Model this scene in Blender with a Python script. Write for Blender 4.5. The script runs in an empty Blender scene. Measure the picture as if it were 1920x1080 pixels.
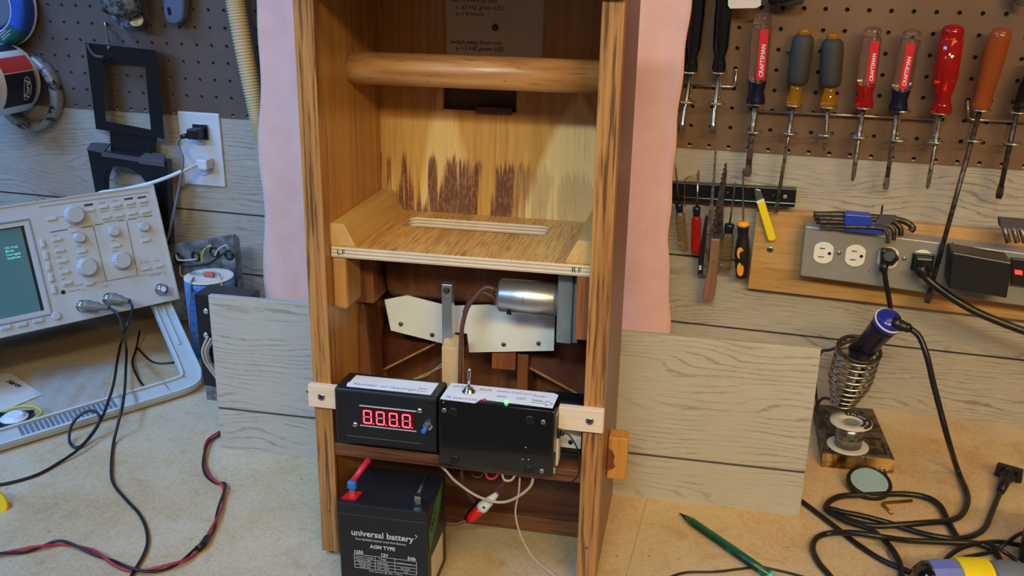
import bpy, bmesh, math, random
from mathutils import Matrix, Vector, Quaternion
random.seed(7)
S = 0.0254                      # everything below is measured in inches
scn = bpy.context.scene
COL = scn.collection
V = Vector
def R(d): return math.radians(d)

# ------------------------------------------------------------------ camera
CAMP = V((-0.65726, -50.25871, 23.67970))
CR = V((0.9626805, 0.2703967, 0.0114836)); CU = V((-0.1025357, 0.3251274, 0.9400950)); CF = V((-0.2504649, 0.9061886, -0.3407192))
FPX = 1789.2735
cd = bpy.data.cameras.new('camera'); cam = bpy.data.objects.new('camera', cd); COL.objects.link(cam)
cd.sensor_width = 36.0; cd.lens = 36.0 * FPX / 1920.0; cd.clip_start = 0.05; cd.clip_end = 50
m = Matrix.Identity(4)
for i in range(3):
    m[i][0] = CR[i]; m[i][1] = CU[i]; m[i][2] = -CF[i]; m[i][3] = CAMP[i] * S
cam.matrix_world = m
scn.camera = cam
# ------------------------------------------------------------------ colour management
scn.view_settings.view_transform = 'Standard'
scn.view_settings.look = 'None'
scn.view_settings.gamma = 1.0
scn.view_settings.use_curve_mapping = False
scn.view_settings.exposure = 0.0
# ------------------------------------------------------------------ world
w = bpy.data.worlds.new('world'); scn.world = w; w.use_nodes = True
w.node_tree.nodes['Background'].inputs[0].default_value = (1.0, 0.98, 0.94, 1)
w.node_tree.nodes['Background'].inputs[1].default_value = 0.105
# ------------------------------------------------------------------ lamps of the workshop
def area(name, loc, target, sx, sy, power, color, spread=180):
    d = bpy.data.lights.new(name, 'AREA'); d.shape = 'RECTANGLE'; d.size = sx * S; d.size_y = sy * S
    d.energy = power; d.color = color; d.spread = math.radians(spread)
    o = bpy.data.objects.new(name, d); COL.objects.link(o)
    o.location = V(loc) * S
    o.rotation_euler = (V(target) - V(loc)).to_track_quat('-Z', 'Y').to_euler()
    return o
area('ceiling_tube_cool', (-60, -34, 66), (-36, -10, 0), 48, 8, 15.0, (0.11, 0.41, 1.0), 120)
area('ceiling_tube_warm', (28, -38, 66), (8, -8, 0), 48, 8, 4.0, (1.0, 0.53, 0.10), 120)
area('room_tube_left', (-72, -80, 54), (-40, -6, 6), 44, 6, 3.1, (0.22, 0.43, 1.0), 55)
area('room_tube_right', (40, -84, 54), (10, -6, 8), 44, 6, 3.4, (1.0, 0.70, 0.32), 55)
area('room_tube_middle', (-8, -104, 68), (-12, -14, 12), 40, 6, 1.6, (0.85, 1.0, 0.86), 36)

# ------------------------------------------------------------------ pixel of the photograph -> point of the place
def ray(x, y): return CF + CR * ((x - 960) / FPX) - CU * ((y - 540) / FPX)
def onz(x, y, z=0.0): d = ray(x, y); return CAMP + d * ((z - CAMP.z) / d.z)
def ony(x, y, Y=0.0): d = ray(x, y); return CAMP + d * ((Y - CAMP.y) / d.y)
def onpl(x, y, P, n): d = ray(x, y); P = V(P); n = V(n); return CAMP + d * ((P - CAMP).dot(n) / d.dot(n))
def z28(pts, ox=1240, oy=0): return [(ox + x / 2.8235, oy + y / 2.8235) for x, y in pts]

# ------------------------------------------------------------------ materials
def lin(c):
    r = []
    for v in c[:3]:
        v /= 255.0
        r.append(v / 12.92 if v <= 0.04045 else ((v + 0.055) / 1.055) ** 2.4)
    return (r[0], r[1], r[2], 1.0)
MATS = {}
class NT:
    def __init__(s, name):
        s.m = bpy.data.materials.new(name); s.m.use_nodes = True; s.t = s.m.node_tree
        s.p = s.t.nodes['Principled BSDF']; MATS[name] = s.m
    def n(s, typ, **kw):
        x = s.t.nodes.new(typ)
        for k, v in kw.items():
            if k.startswith('i_'):
                k2 = k[2:]; x.inputs[int(k2) if k2.isdigit() else k2].default_value = v
            else: setattr(x, k, v)
        return x
    def l(s, a, b): s.t.links.new(a, b)
    def coords(s, scale, rot=(0, 0, 0), loc=(0, 0, 0)):
        tc = s.n('ShaderNodeTexCoord'); mp = s.n('ShaderNodeMapping')
        mp.inputs['Scale'].default_value = scale; mp.inputs['Rotation'].default_value = rot; mp.inputs['Location'].default_value = loc
        s.l(tc.outputs['Object'], mp.inputs[0]); return mp.outputs[0]
    def noise(s, vec, scale, detail=4, rough=0.5, dist=0.0):
        x = s.n('ShaderNodeTexNoise'); x.inputs['Scale'].default_value = scale; x.inputs['Detail'].default_value = detail
        x.inputs['Roughness'].default_value = rough; x.inputs['Distortion'].default_value = dist
        s.l(vec, x.inputs['Vector']); return x.outputs[0]
    def ramp(s, fac, stops, interp='LINEAR'):
        x = s.n('ShaderNodeValToRGB'); cr = x.color_ramp; cr.interpolation = interp
        while len(cr.elements) < len(stops): cr.elements.new(0.5)
        for e, (p, c) in zip(cr.elements, stops): e.position = p; e.color = c if len(c) == 4 else (*c, 1)
        s.l(fac, x.inputs[0]); return x.outputs[0]
    def mix(s, fac, a, b, mode='MIX'):
        x = s.n('ShaderNodeMix'); x.data_type = 'RGBA'; x.blend_type = mode
        if isinstance(fac, (int, float)): x.inputs[0].default_value = fac
        else: s.l(fac, x.inputs[0])
        for k, v in ((6, a), (7, b)):
            if isinstance(v, tuple): x.inputs[k].default_value = v
            else: s.l(v, x.inputs[k])
        return x.outputs[2]
    def math(s, op, a, b=0.0):
        x = s.n('ShaderNodeMath'); x.operation = op
        for k, v in ((0, a), (1, b)):
            if isinstance(v, (int, float)): x.inputs[k].default_value = v
            else: s.l(v, x.inputs[k])
        return x.outputs[0]
    def bump(s, h, strength=0.3, dist=0.0005):
        b = s.n('ShaderNodeBump'); b.inputs['Strength'].default_value = strength; b.inputs['Distance'].default_value = dist
        s.l(h, b.inputs['Height']); s.l(b.outputs[0], s.p.inputs['Normal'])
    def col(s, c):
        if isinstance(c, tuple): s.p.inputs['Base Color'].default_value = c
        else: s.l(c, s.p.inputs['Base Color'])
    def set(s, **kw):
        for k, v in kw.items(): s.p.inputs[k.replace('_', ' ')].default_value = v
BLK = (0, 0, 0, 1); WHT = (1, 1, 1, 1)
def plain(name, c, rough=0.45, metal=0.0, var=0.12, nscale=40, **kw):
    n = NT(name); base = lin(c)
    v = n.noise(n.coords((1, 1, 1)), nscale, 5)
    dk = tuple(x * (1 - var) for x in base[:3]) + (1,); lt = tuple(min(1, x * (1 + var * .6)) for x in base[:3]) + (1,)
    n.col(n.ramp(v, [(0.3, dk), (0.7, lt)])); n.set(Roughness=rough, Metallic=metal, **kw)
    return n.m
def emit(name, c, strength, rough=0.4):
    n = NT(name); n.col(lin(c)); n.set(Roughness=rough, Emission_Strength=strength); n.p.inputs['Emission Color'].default_value = lin(c); return n.m
def wood(name, c1, c2, c3, ax='z', fine=900, stretch=0.03, pore=0.5, rough=0.45, broad=60, seed=0.0, coat=0.0, plow=0.55):
    n = NT(name)
    sc = {'x': (stretch, 1, 1), 'y': (1, stretch, 1), 'z': (1, 1, stretch)}[ax]
    vec = n.coords(sc, loc=(seed, seed * .7, seed * .3))
    a = n.noise(vec, broad, 4, 0.55, 0.6)
    b = n.noise(vec, fine, 3, 0.6, 0.2)
    c = n.ramp(a, [(0.32, lin(c2)), (0.62, lin(c1))])
    pr = n.ramp(b, [(plow, BLK), (plow + 0.12, WHT)])
    f = n.math('MULTIPLY', pr, pore)
    n.col(n.mix(f, c, lin(c3))); n.set(Roughness=rough, Coat_Weight=coat, Coat_Roughness=0.15)
    n.bump(b, 0.15, 0.0004)
    return n.m
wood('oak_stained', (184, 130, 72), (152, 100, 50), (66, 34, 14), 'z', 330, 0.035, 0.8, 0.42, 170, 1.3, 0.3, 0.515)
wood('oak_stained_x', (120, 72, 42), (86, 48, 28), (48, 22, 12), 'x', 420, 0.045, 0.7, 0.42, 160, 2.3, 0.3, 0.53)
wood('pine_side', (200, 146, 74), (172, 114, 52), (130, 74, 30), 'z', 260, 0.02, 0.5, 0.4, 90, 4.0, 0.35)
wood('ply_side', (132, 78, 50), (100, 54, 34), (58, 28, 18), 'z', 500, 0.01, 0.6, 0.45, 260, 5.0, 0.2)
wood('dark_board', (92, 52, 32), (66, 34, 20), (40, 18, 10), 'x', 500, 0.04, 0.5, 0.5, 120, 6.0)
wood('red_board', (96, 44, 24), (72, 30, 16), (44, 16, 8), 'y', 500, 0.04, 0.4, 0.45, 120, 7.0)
wood('raw_pine', (214, 180, 132), (198, 160, 108), (168, 122, 70), 'z', 300, 0.03, 0.35, 0.6, 90, 8.0)
wood('raw_pine_x', (226, 202, 176), (214, 186, 154), (190, 150, 110), 'x', 300, 0.03, 0.3, 0.6, 90, 9.0)
wood('raw_pine_y', (206, 166, 100), (190, 146, 80), (160, 112, 58), 'y', 300, 0.03, 0.25, 0.55, 60, 10.0)
wood('shelf_top', (218, 166, 88), (194, 138, 66), (122, 72, 34), 'y', 520, 0.05, 0.65, 0.42, 70, 11.0, 0.2, 0.50)
wood('block_brown', (150, 88, 48), (120, 66, 34), (82, 40, 20), 'z', 380, 0.05, 0.5, 0.5, 90, 12.0)
wood('block_light', (190, 136, 76), (168, 112, 58), (126, 74, 34), 'z', 380, 0.05, 0.5, 0.5, 90, 13.0)
wood('oak_ply', (190, 146, 88), (170, 126, 70), (128, 84, 40), 'x', 380, 0.05, 0.45, 0.5, 70, 14.0)
wood('knife_wood', (140, 96, 64), (112, 74, 46), (80, 48, 28), 'z', 500, 0.05, 0.5, 0.5, 120, 15.0)
wood('peg_pine', (206, 150, 74), (186, 126, 54), (140, 84, 34), 'z', 300, 0.05, 0.35, 0.5, 90, 16.0)
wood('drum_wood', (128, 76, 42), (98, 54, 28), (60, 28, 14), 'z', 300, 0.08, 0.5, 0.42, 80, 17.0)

def dowel_mat():
    n = NT('dowel_varnish'); vec = n.coords((0.12, 1, 1))
    a = n.noise(vec, 42, 5, 0.55, 1.2); b = n.noise(n.coords((0.10, 1, 1), loc=(3, 0, 0)), 320, 3, 0.6, 0.3)
    sp = n.noise(n.coords((1, .5, .5)), 150, 3, 0.6, 0.5)
    c = n.ramp(a, [(0.3, lin((150, 92, 50))), (0.48, lin((196, 136, 80))), (0.66, lin((216, 164, 106)))])
    c = n.mix(n.math('MULTIPLY', n.ramp(b, [(0.58, BLK), (0.68, WHT)]), 0.55), c, lin((82, 40, 18)))
    c = n.mix(n.math('MULTIPLY', n.ramp(sp, [(0.70, BLK), (0.74, WHT)]), 0.6), c, lin((50, 24, 12)))
    n.col(c); n.set(Roughness=0.42, Coat_Weight=0.5, Coat_Roughness=0.3)
dowel_mat()

def back_panel_mat():
    n = NT('pine_ply_back'); k = 1 / S
    tc = n.n('ShaderNodeTexCoord'); sep = n.n('ShaderNodeSeparateXYZ'); n.l(tc.outputs['Object'], sep.inputs[0])
    X = n.math('MULTIPLY', sep.outputs[0], k); Z = n.math('MULTIPLY', sep.outputs[2], k)
    streak = n.noise(n.coords((1, 1, 0.03)), 180, 5, 0.6, 0.2)
    fine = n.noise(n.coords((1, 1, 0.02)), 700, 3, 0.6, 0.1)
    c = n.ramp(streak, [(0.3, lin((178, 124, 54))), (0.7, lin((206, 158, 84)))])
    # cathedral figures: pale pointed shapes widening downward
    wob = n.noise(n.coords((1, 1, 0.25), loc=(8, 0, 0)), 26, 3, 0.5, 0.0)
    for x0, top, wid, am in ((3.55, 18.6, 0.80, 0.62), (8.9, 18.3, 1.35, 0.75), (1.3, 15.6, .55, .35)):
        dx = n.math('ABSOLUTE', n.math('SUBTRACT', n.math('ADD', X, n.math('MULTIPLY', wob, 1.3)), x0 + 0.65))
        lim = n.math('MULTIPLY', n.math('POWER', n.math('MAXIMUM', n.math('SUBTRACT', top, Z), 0.0), 0.62), wid * .62)
        inside = n.math('MULTIPLY', n.math('SUBTRACT', lim, n.math('ADD', dx, n.math('MULTIPLY', streak, 0.25))), 3.2)
        cl = n.n('ShaderNodeClamp'); n.l(inside, cl.inputs[0])
        c = n.mix(n.math('MULTIPLY', cl.outputs[0], am), c, lin((236, 204, 142)))
    c = n.mix(n.math('MULTIPLY', n.ramp(fine, [(0.60, BLK), (0.70, WHT)]), 0.45), c, lin((128, 70, 26)))
    # worn dark stain patch at the foot of the panel, ragged along the grain
    pat = n.noise(n.coords((1, 1, 0.10), loc=(1.7, 0, 0)), 75, 2, 0.5, 0.0)
    rag = n.noise(n.coords((1, 1, 0.02), loc=(5, 0, 0)), 420, 4, 0.7, 0.0)
    edge = n.math('ADD', n.math('ADD', 15.55, n.math('MULTIPLY', n.math('SUBTRACT', rag, 0.5), 3.0)), n.math('MULTIPLY', X, -0.075))
    below = n.math('MULTIPLY', n.math('SUBTRACT', edge, Z), 5.0); cl = n.n('ShaderNodeClamp'); n.l(below, cl.inputs[0])
    holes = n.math('ADD', pat, n.math('MULTIPLY', rag, 0.55))
    pm = n.ramp(holes, [(0.765, WHT), (0.85, BLK)])
    xm = n.ramp(n.math('MULTIPLY', X, 0.1), [(0.08, WHT), (0.66, WHT), (0.72, (0.35, 0.35, 0.35, 1)), (1.0, (0.30, 0.30, 0.30, 1))])
    sm = n.math('MULTIPLY', n.math('MULTIPLY', cl.outputs[0], pm), xm)
    sc = n.ramp(n.noise(n.coords((1, 1, .4)), 500, 3), [(0.45, lin((84, 38, 34))), (0.72, lin((142, 92, 74)))])
    c = n.mix(n.math('MULTIPLY', sm, 0.92), c, sc)
    n.col(c); n.set(Roughness=0.38, Coat_Weight=0.25, Coat_Roughness=0.2)
back_panel_mat()

def panel_mat(name, light, mid, line, seed=0.0, density=1.0, grooves=()):
    n = NT(name)
    w = n.noise(n.coords((0.25, 1, 1), loc=(seed, 0, seed)), 14, 2, 0.5, 0.0)
    tc = n.n('ShaderNodeTexCoord'); sep = n.n('ShaderNodeSeparateXYZ'); n.l(tc.outputs['Object'], sep.inputs[0])
    z = n.math('MULTIPLY', sep.outputs[2], 1 / S)
    ph = n.math('ADD', n.math('MULTIPLY', z, 4.6 * density), n.math('MULTIPLY', w, 13.0))
    fr = n.math('FRACT', ph)
    det = n.noise(n.coords((0.12, 1, 1), loc=(seed, 0, 0)), 420, 3, 0.65, 0.0)
    v = n.math('ADD', fr, n.math('MULTIPLY', n.math('SUBTRACT', det, 0.5), 0.9))
    ln = n.ramp(v, [(0.74, BLK), (0.86, WHT), (0.98, WHT), (1.0, BLK)])
    gate = n.ramp(n.noise(n.coords((0.5, 1, 1), loc=(0, 0, seed + 2)), 22, 2), [(0.40, BLK), (0.58, WHT)])
    c = n.ramp(n.noise(n.coords((0.06, 1, 1), loc=(seed, 0, 3)), 500, 3), [(0.35, lin(mid)), (0.65, lin(light))])
    c = n.mix(n.math('MULTIPLY', n.math('MULTIPLY', ln, gate), 0.68), c, lin(line))
    for g in grooves:      # dark stained v-grooves between the planks
        gm = n.math('LESS_THAN', n.math('ABSOLUTE', n.math('SUBTRACT', z, g)), 0.055)
        c = n.mix(n.math('MULTIPLY', gm, 0.85), c, lin((52, 42, 36)))
    n.col(c); n.set(Roughness=0.5)
    n.bump(ln, -0.15, 0.0005)
panel_mat('grey_paneling', (176, 166, 150), (160, 150, 134), (112, 98, 82), 0.0, 0.8, (3.78, 7.70))
panel_mat('grey_paneling_board', (180, 174, 162), (170, 163, 150), (132, 120, 104), 5.3, 0.7, (2.195,))

def bench_mat():
    n = NT('bench_board')
    a = n.noise(n.coords((1, 1, 1)), 7, 5, 0.6, 0.6); b = n.noise(n.coords((1, 1, 1)), 260, 5, 0.75)
    d = n.noise(n.coords((1, 1, 1), loc=(4, 2, 0)), 26, 6, 0.65, 0.6)
    c = n.ramp(a, [(0.30, lin((186, 150, 100))), (0.50, lin((198, 172, 132))), (0.70, lin((204, 186, 156)))])
    c = n.mix(0.30, c, n.ramp(b, [(0.38, lin((160, 126, 84))), (0.60, lin((212, 190, 156)))]))
    c = n.mix(n.math('MULTIPLY', n.ramp(d, [(0.52, BLK), (0.68, WHT)]), 0.45), c, lin((168, 128, 76)))
    c = n.mix(n.math('MULTIPLY', n.ramp(n.noise(n.coords((1, 1, 1), loc=(9, 1, 0)), 110, 2), [(0.72, BLK), (0.75, WHT)]), 0.55), c, lin((92, 68, 44)))
    tc = n.n('ShaderNodeTexCoord'); sep = n.n('ShaderNodeSeparateXYZ'); n.l(tc.outputs['Object'], sep.inputs[0])
    x = n.math('ADD', n.math('MULTIPLY', sep.outputs[0], 1 / S), -20.5 + 4.62)      # joint between two sheets of the bench top
    sm_ = n.math('LESS_THAN', n.math('ABSOLUTE', x), 0.02)
    c = n.mix(n.math('MULTIPLY', sm_, 0.45), c, lin((120, 88, 52)))
    n.col(c); n.set(Roughness=0.6); n.bump(b, 0.08, 0.0004)
bench_mat()
def hole_walls(n, c, col):
    tc = n.n('ShaderNodeTexCoord'); sep = n.n('ShaderNodeSeparateXYZ'); n.l(tc.outputs['Object'], sep.inputs[0])
    return n.mix(n.math('GREATER_THAN', sep.outputs[1], 0.012 * S), c, lin(col))
def peg_mat():
    n = NT('hardboard_brown')
    a = n.noise(n.coords((1, 1, 1)), 7, 5, 0.6, 0.3); b = n.noise(n.coords((1, 1, 1)), 900, 3)
    c = n.ramp(a, [(0.3, lin((88, 62, 42))), (0.7, lin((124, 92, 62)))])
    c = n.mix(0.25, c, n.ramp(b, [(0.35, lin((66, 44, 30))), (0.65, lin((140, 106, 74)))]))
    n.col(hole_walls(n, c, (196, 160, 122))); n.set(Roughness=0.55)
peg_mat()
def peg_dark():
    n = NT('hardboard_dark')
    a = n.noise(n.coords((1, 1, 1)), 7, 5, 0.6, 0.3); b = n.noise(n.coords((1, 1, 1)), 900, 3)
    c = n.ramp(a, [(0.3, lin((76, 62, 54))), (0.7, lin((106, 88, 76)))])
    n.col(hole_walls(n, n.mix(0.25, c, n.ramp(b, [(0.35, lin((46, 38, 34))), (0.65, lin((108, 92, 78)))])), (146, 136, 132))); n.set(Roughness=0.6)
peg_dark()
def towel_mat():
    n = NT('towel_pink')
    a = n.noise(n.coords((1, 1, 1)), 30, 4); b = n.noise(n.coords((1, 1, 1)), 1400, 3, 0.7)
    c = n.ramp(a, [(0.3, lin((224, 172, 158))), (0.7, lin((234, 188, 174)))])
    n.col(n.mix(0.3, c, n.ramp(b, [(0.35, lin((198, 142, 128))), (0.65, lin((246, 208, 196)))])))
    n.set(Roughness=0.95, Sheen_Weight=0.3); n.bump(b, 0.5, 0.001)
towel_mat()
def grime(name, c1, c2, scale, rough, metal, lo=.42, hi=.58):
    n = NT(name); a = n.noise(n.coords((1, 1, 1)), scale, 6, 0.7, 0.4)
    n.col(n.ramp(a, [(lo, lin(c1)), (hi, lin(c2))])); n.set(Roughness=rough, Metallic=metal)
grime('worn_ring', (34, 32, 34), (150, 146, 142), 60, 0.4, 0.3, .40, .50)
grime('dirty_aluminium', (70, 72, 76), (156, 160, 166), 110, 0.4, 0.6)
grime('grimy_tray', (44, 34, 26), (116, 100, 80), 70, 0.5, 0.5)
grime('brass_lip', (90, 66, 34), (232, 196, 128), 26, 0.2, 0.85)
grime('galvanised', (110, 112, 114), (160, 162, 164), 50, 0.38, 0.7)
grime('blue_sleeve', (28, 52, 108), (64, 124, 190), 160, 0.5, 0.0, .38, .50)
grime('old_steel', (92, 84, 74), (150, 140, 126), 130, 0.38, 0.8)
grime('dark_steel', (52, 46, 42), (92, 82, 72), 130, 0.42, 0.7)

plain('black_plastic', (20, 20, 22), 0.38); plain('black_gloss', (10, 10, 12), 0.12, 0, .1, Coat_Weight=0.5)
plain('black_case', (22, 23, 27), 0.42); plain('black_paint', (16, 15, 18), 0.3); plain('black_rubber', (20, 19, 19), 0.35)
plain('black_matte', (12, 11, 11), 0.8); plain('dusty_black', (74, 66, 66), 0.8)
plain('chrome', (206, 206, 208), 0.16, 1.0, .05); plain('steel', (176, 172, 164), 0.28, 1.0, .1); plain('zinc_wire', (188, 180, 166), 0.3, .95, .08)
plain('brass', (190, 150, 70), 0.28, 1.0, .1); plain('aluminium', (196, 198, 202), 0.3, 0.9, .06)
plain('motor_steel', (206, 208, 212), 0.34, 0.95, .05); plain('gearbox_grey', (128, 136, 142), 0.45, 0.4)
plain('beige_plastic', (178, 184, 182), 0.5, 0, .05); plain('beige_light', (188, 194, 194), 0.5, 0, .04); plain('beige_dark', (150, 150, 142), 0.5, 0, .05)
plain('screen_bezel', (142, 146, 142), 0.5, 0, .05)
plain('label_grey', (110, 112, 112), 0.6, 0, .05); plain('ink', (28, 26, 30), 0.7); plain('ink_soft', (96, 92, 96), 0.8); plain('ink_pale', (118, 92, 70), 0.9)
plain('paper_white', (226, 228, 230), 0.75, 0, .04); plain('paper_note', (214, 200, 182), 0.7, 0, .08); plain('card_white', (226, 222, 216), 0.6, 0, .05)
plain('outlet_white', (200, 202, 204), 0.35, 0, .03); plain('outlet_ivory', (226, 220, 206), 0.35, 0, .04)
plain('strip_grey', (150, 146, 140), 0.4, 0.3, .06); plain('strip_edge', (196, 186, 172), 0.4, 0.5)
plain('hose_cream', (194, 172, 126), 0.5, 0, .08); plain('blue_tape', (40, 78, 168), 0.45, 0, .1); plain('tape_side', (198, 202, 210), 0.5)
plain('label_green', (16, 88, 72), 0.5, 0, .15); plain('label_white', (226, 222, 216), 0.5, 0, .06); plain('label_red', (214, 70, 62), 0.5, 0, .1); plain('label_navy', (26, 26, 40), 0.5)
plain('grey_handle', (84, 92, 108), 0.4, 0, .05); plain('grey_core', (96, 104, 112), 0.5)
plain('grip_grey', (50, 48, 44), 0.7, 0, .08); plain('yellow_plastic', (232, 204, 20), 0.4, 0, .06); plain('orange_plastic', (236, 150, 40), 0.4)
plain('navy_plastic', (14, 18, 38), 0.25); plain('blue_plastic', (36, 62, 170), 0.3); plain('red_stripe', (206, 26, 30), 0.35, 0, .05)
plain('iron_blue', (26, 40, 150), 0.25); plain('iron_navy', (14, 18, 44), 0.3)
plain('red_wire', (168, 36, 52), 0.4); plain('white_wire', (180, 164, 144), 0.5); plain('yellow_wire', (200, 190, 60), 0.5); plain('brown_wire', (92, 56, 50), 0.45)
plain('clay', (176, 92, 66), 0.6); plain('white_plastic', (220, 222, 224), 0.4, 0, .03)
plain('red_boot', (196, 40, 56), 0.45); plain('terminal_red', (214, 24, 22), 0.35); plain('terminal_blue', (48, 116, 190), 0.4)
plain('tape_green', (52, 110, 58), 0.5, 0, .1); plain('pen_green', (10, 84, 58), 0.25, 0, .2); plain('mint', (60, 200, 150), 0.4)
plain('periwinkle', (104, 118, 190), 0.45, 0, .06); plain('tool_grey', (104, 112, 124), 0.45); plain('pad_blue', (140, 166, 170), 0.7, 0, .1)
plain('probe_grey', (120, 118, 112), 0.4); plain('silver_text', (196, 198, 204), 0.5); plain('ply_light', (222, 206, 184), 0.6); plain('ply_dark', (190, 158, 128), 0.6)
plain('burnt', (60, 34, 18), 0.7); plain('sponge_rim', (24, 20, 18), 0.4); plain('dial_white', (222, 224, 232), 0.4)
plain('spool_white', (196, 190, 182), 0.45); plain('solder_wire', (150, 146, 144), 0.25, .9, .25, 300); plain('end_grain', (176, 156, 122), 0.6, 0, .2, 200)
emit('led_red', (255, 70, 90), 3.2); plain('led_red_dark', (60, 6, 10), 0.3); emit('led_green_on', (80, 255, 90), 4.0); plain('led_red_off', (190, 40, 66), 0.25)
emit('switch_red', (255, 60, 50), 1.5); emit('crt_text', (120, 240, 220), 0.7); plain('smoke_window', (70, 10, 14), 0.2)
def crt():
    n = NT('crt_glass'); n.col(lin((78, 116, 120))); n.set(Roughness=0.12, Coat_Weight=0.5, Emission_Strength=0.10); n.p.inputs['Emission Color'].default_value = lin((90, 150, 156))
crt()
def clear(name, c, trans=0.85, rough=0.08, ior=1.42):
    n = NT(name); n.col(lin(c)); n.set(Roughness=rough, IOR=ior, Transmission_Weight=trans); return n.m
clear('clear_acetate', (236, 220, 204), 0.97, 0.04); clear('clear_red', (226, 40, 30), 0.75); clear('clear_amber', (222, 160, 40), 0.8); clear('clear_orange', (206, 110, 50), 0.7, 0.15)
clear('clear_tea', (216, 196, 150), 0.95, .05); clear('clear_sleeve', (240, 240, 240), 0.97, 0.15, 1.1)
def bag_mat():
    n = NT('bag_film'); n.col(lin((200, 206, 214))); n.set(Roughness=0.25, Alpha=0.28); n.bump(n.noise(n.coords((1, 1, 1)), 60, 5, 0.7, 1.0), 0.8, 0.004)
bag_mat()

# ------------------------------------------------------------------ mesh builder (inches)
class MB:
    def __init__(s): s.v = []; s.f = []; s.sm = []; s.M = Matrix.Identity(4)
    def add(s, vs, fs, smooth=False):
        o = len(s.v); s.v += [s.M @ V(p) for p in vs]; s.f += [tuple(i + o for i in f) for f in fs]; s.sm += [smooth] * len(fs); return s
    def box(s, x0, x1, y0, y1, z0, z1):
        vs = [(x, y, z) for x in (x0, x1) for y in (y0, y1) for z in (z0, z1)]
        return s.add(vs, [(0, 1, 3, 2), (4, 6, 7, 5), (0, 4, 5, 1), (2, 3, 7, 6), (0, 2, 6, 4), (1, 5, 7, 3)])
    def frame(s, p0, p1):
        a = (V(p1) - V(p0)).normalized(); t = V((0, 0, 1)) if abs(a.z) < .9 else V((1, 0, 0)); x = a.cross(t).normalized(); return a, x, a.cross(x)
    def lathe(s, p0, p1, prof, n=20, caps=True, smooth=True, up=None):
        """prof: list of (t inches along the axis from p0, radius)"""
        a, x, y = s.frame(p0, p1); p0 = V(p0); vs = []; fs = []
        for t, r in prof:
            for i in range(n):
                th = 2 * math.pi * i / n; vs.append(p0 + a * t + x * (r * math.cos(th)) + y * (r * math.sin(th)))
        for k in range(len(prof) - 1):
            for i in range(n):
                j = (i + 1) % n; fs.append((k * n + i, k * n + j, (k + 1) * n + j, (k + 1) * n + i))
        s.add(vs, fs, smooth)
        if caps:
            s.add(vs[:n], [tuple(range(n))[::-1]]); s.add(vs[-n:], [tuple(range(n))])
        return s
    def cyl(s, p0, p1, r0, r1=None, n=20, smooth=True):
        return s.lathe(p0, p1, [(0, r0), ((V(p1) - V(p0)).length, r0 if r1 is None else r1)], n, True, smooth)
    def tube(s, path, r, n=8, rad=None, closed=False, caps=True):
        P = [V(p) for p in path]; N = len(P); vs = []; fs = []
        T = [((P[(i + 1) % N] if closed else P[min(i + 1, N - 1)]) - (P[i - 1] if (closed or i > 0) else P[0])).normalized() for i in range(N)]
        t = V((0, 0, 1)) if abs(T[0].z) < .9 else V((1, 0, 0)); x = T[0].cross(t).normalized()
        for i in range(N):
            x = (x - T[i] * x.dot(T[i])).normalized(); y = T[i].cross(x); rr = r if rad is None else rad(i / (N - 1))
            for k in range(n):
                th = 2 * math.pi * k / n; vs.append(P[i] + x * (rr * math.cos(th)) + y * (rr * math.sin(th)))
        for i in range(N if closed else N - 1):
            for k in range(n):
                a = i * n; b = ((i + 1) % N) * n; j = (k + 1) % n; fs.append((a + k, a + j, b + j, b + k))
        s.add(vs, fs, True)
        if caps and not closed: s.add(vs[:n], [tuple(range(n))[::-1]]); s.add(vs[-n:], [tuple(range(n))])
        return s
    def torus(s, c, axis, R_, r, n=28, m_=8):
        a, x, y = s.frame((0, 0, 0), axis); c = V(c)
        return s.tube([c + x * (R_ * math.cos(2 * math.pi * i / n)) + y * (R_ * math.sin(2 * math.pi * i / n)) for i in range(n)], r, m_, closed=True)
    def prism(s, poly, ext):
        """poly: list of 3-D points (planar), ext: extrusion vector"""
        n = len(poly); P = [V(p) for p in poly]; e = V(ext); vs = P + [p + e for p in P]
        nrm = V((0, 0, 0))
        for i in range(n): nrm += P[i].cross(P[(i + 1) % n])
        idx = tuple(range(n)); back = tuple(range(n, 2 * n)); 
        if nrm.dot(e) < 0: fs = [idx, back[::-1]] + [(i, i + n, (i + 1) % n + n, (i + 1) % n) for i in range(n)]
        else: fs = [idx[::-1], back] + [(i, (i + 1) % n, (i + 1) % n + n, i + n) for i in range(n)]
        return s.add(vs, fs)
    def ball(s, c, rx, ry=None, rz=None, n=16, m_=10):
        ry = rx if ry is None else ry; rz = rx if rz is None else rz; c = V(c); vs = []; fs = []
        for i in range(m_ + 1):
            ph = math.pi * i / m_
            for k in range(n):
                th = 2 * math.pi * k / n; vs.append(c + V((rx * math.sin(ph) * math.cos(th), ry * math.sin(ph) * math.sin(th), rz * math.cos(ph))))
        for i in range(m_):
            for k in range(n): j = (k + 1) % n; fs.append((i * n + k, (i + 1) * n + k, (i + 1) * n + j, i * n + j))
        return s.add(vs, fs, True)
    def text(s, string, size, M, align='LEFT', shear=0.0, space=1.0, depth=0.006, bold=0.0):
        c = bpy.data.curves.new('t', 'FONT'); c.body = string; c.size = size; c.align_x = align; c.shear = shear; c.space_character = space; c.extrude = depth; c.offset = bold; c.resolution_u = 2
        o = bpy.data.objects.new('t', c); me = o.to_mesh(); keep = s.M; s.M = keep @ M
        s.add([v.co.copy() for v in me.vertices], [tuple(p.vertices) for p in me.polygons]); s.M = keep
        o.to_mesh_clear(); bpy.data.objects.remove(o); bpy.data.curves.remove(c); return s

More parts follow.
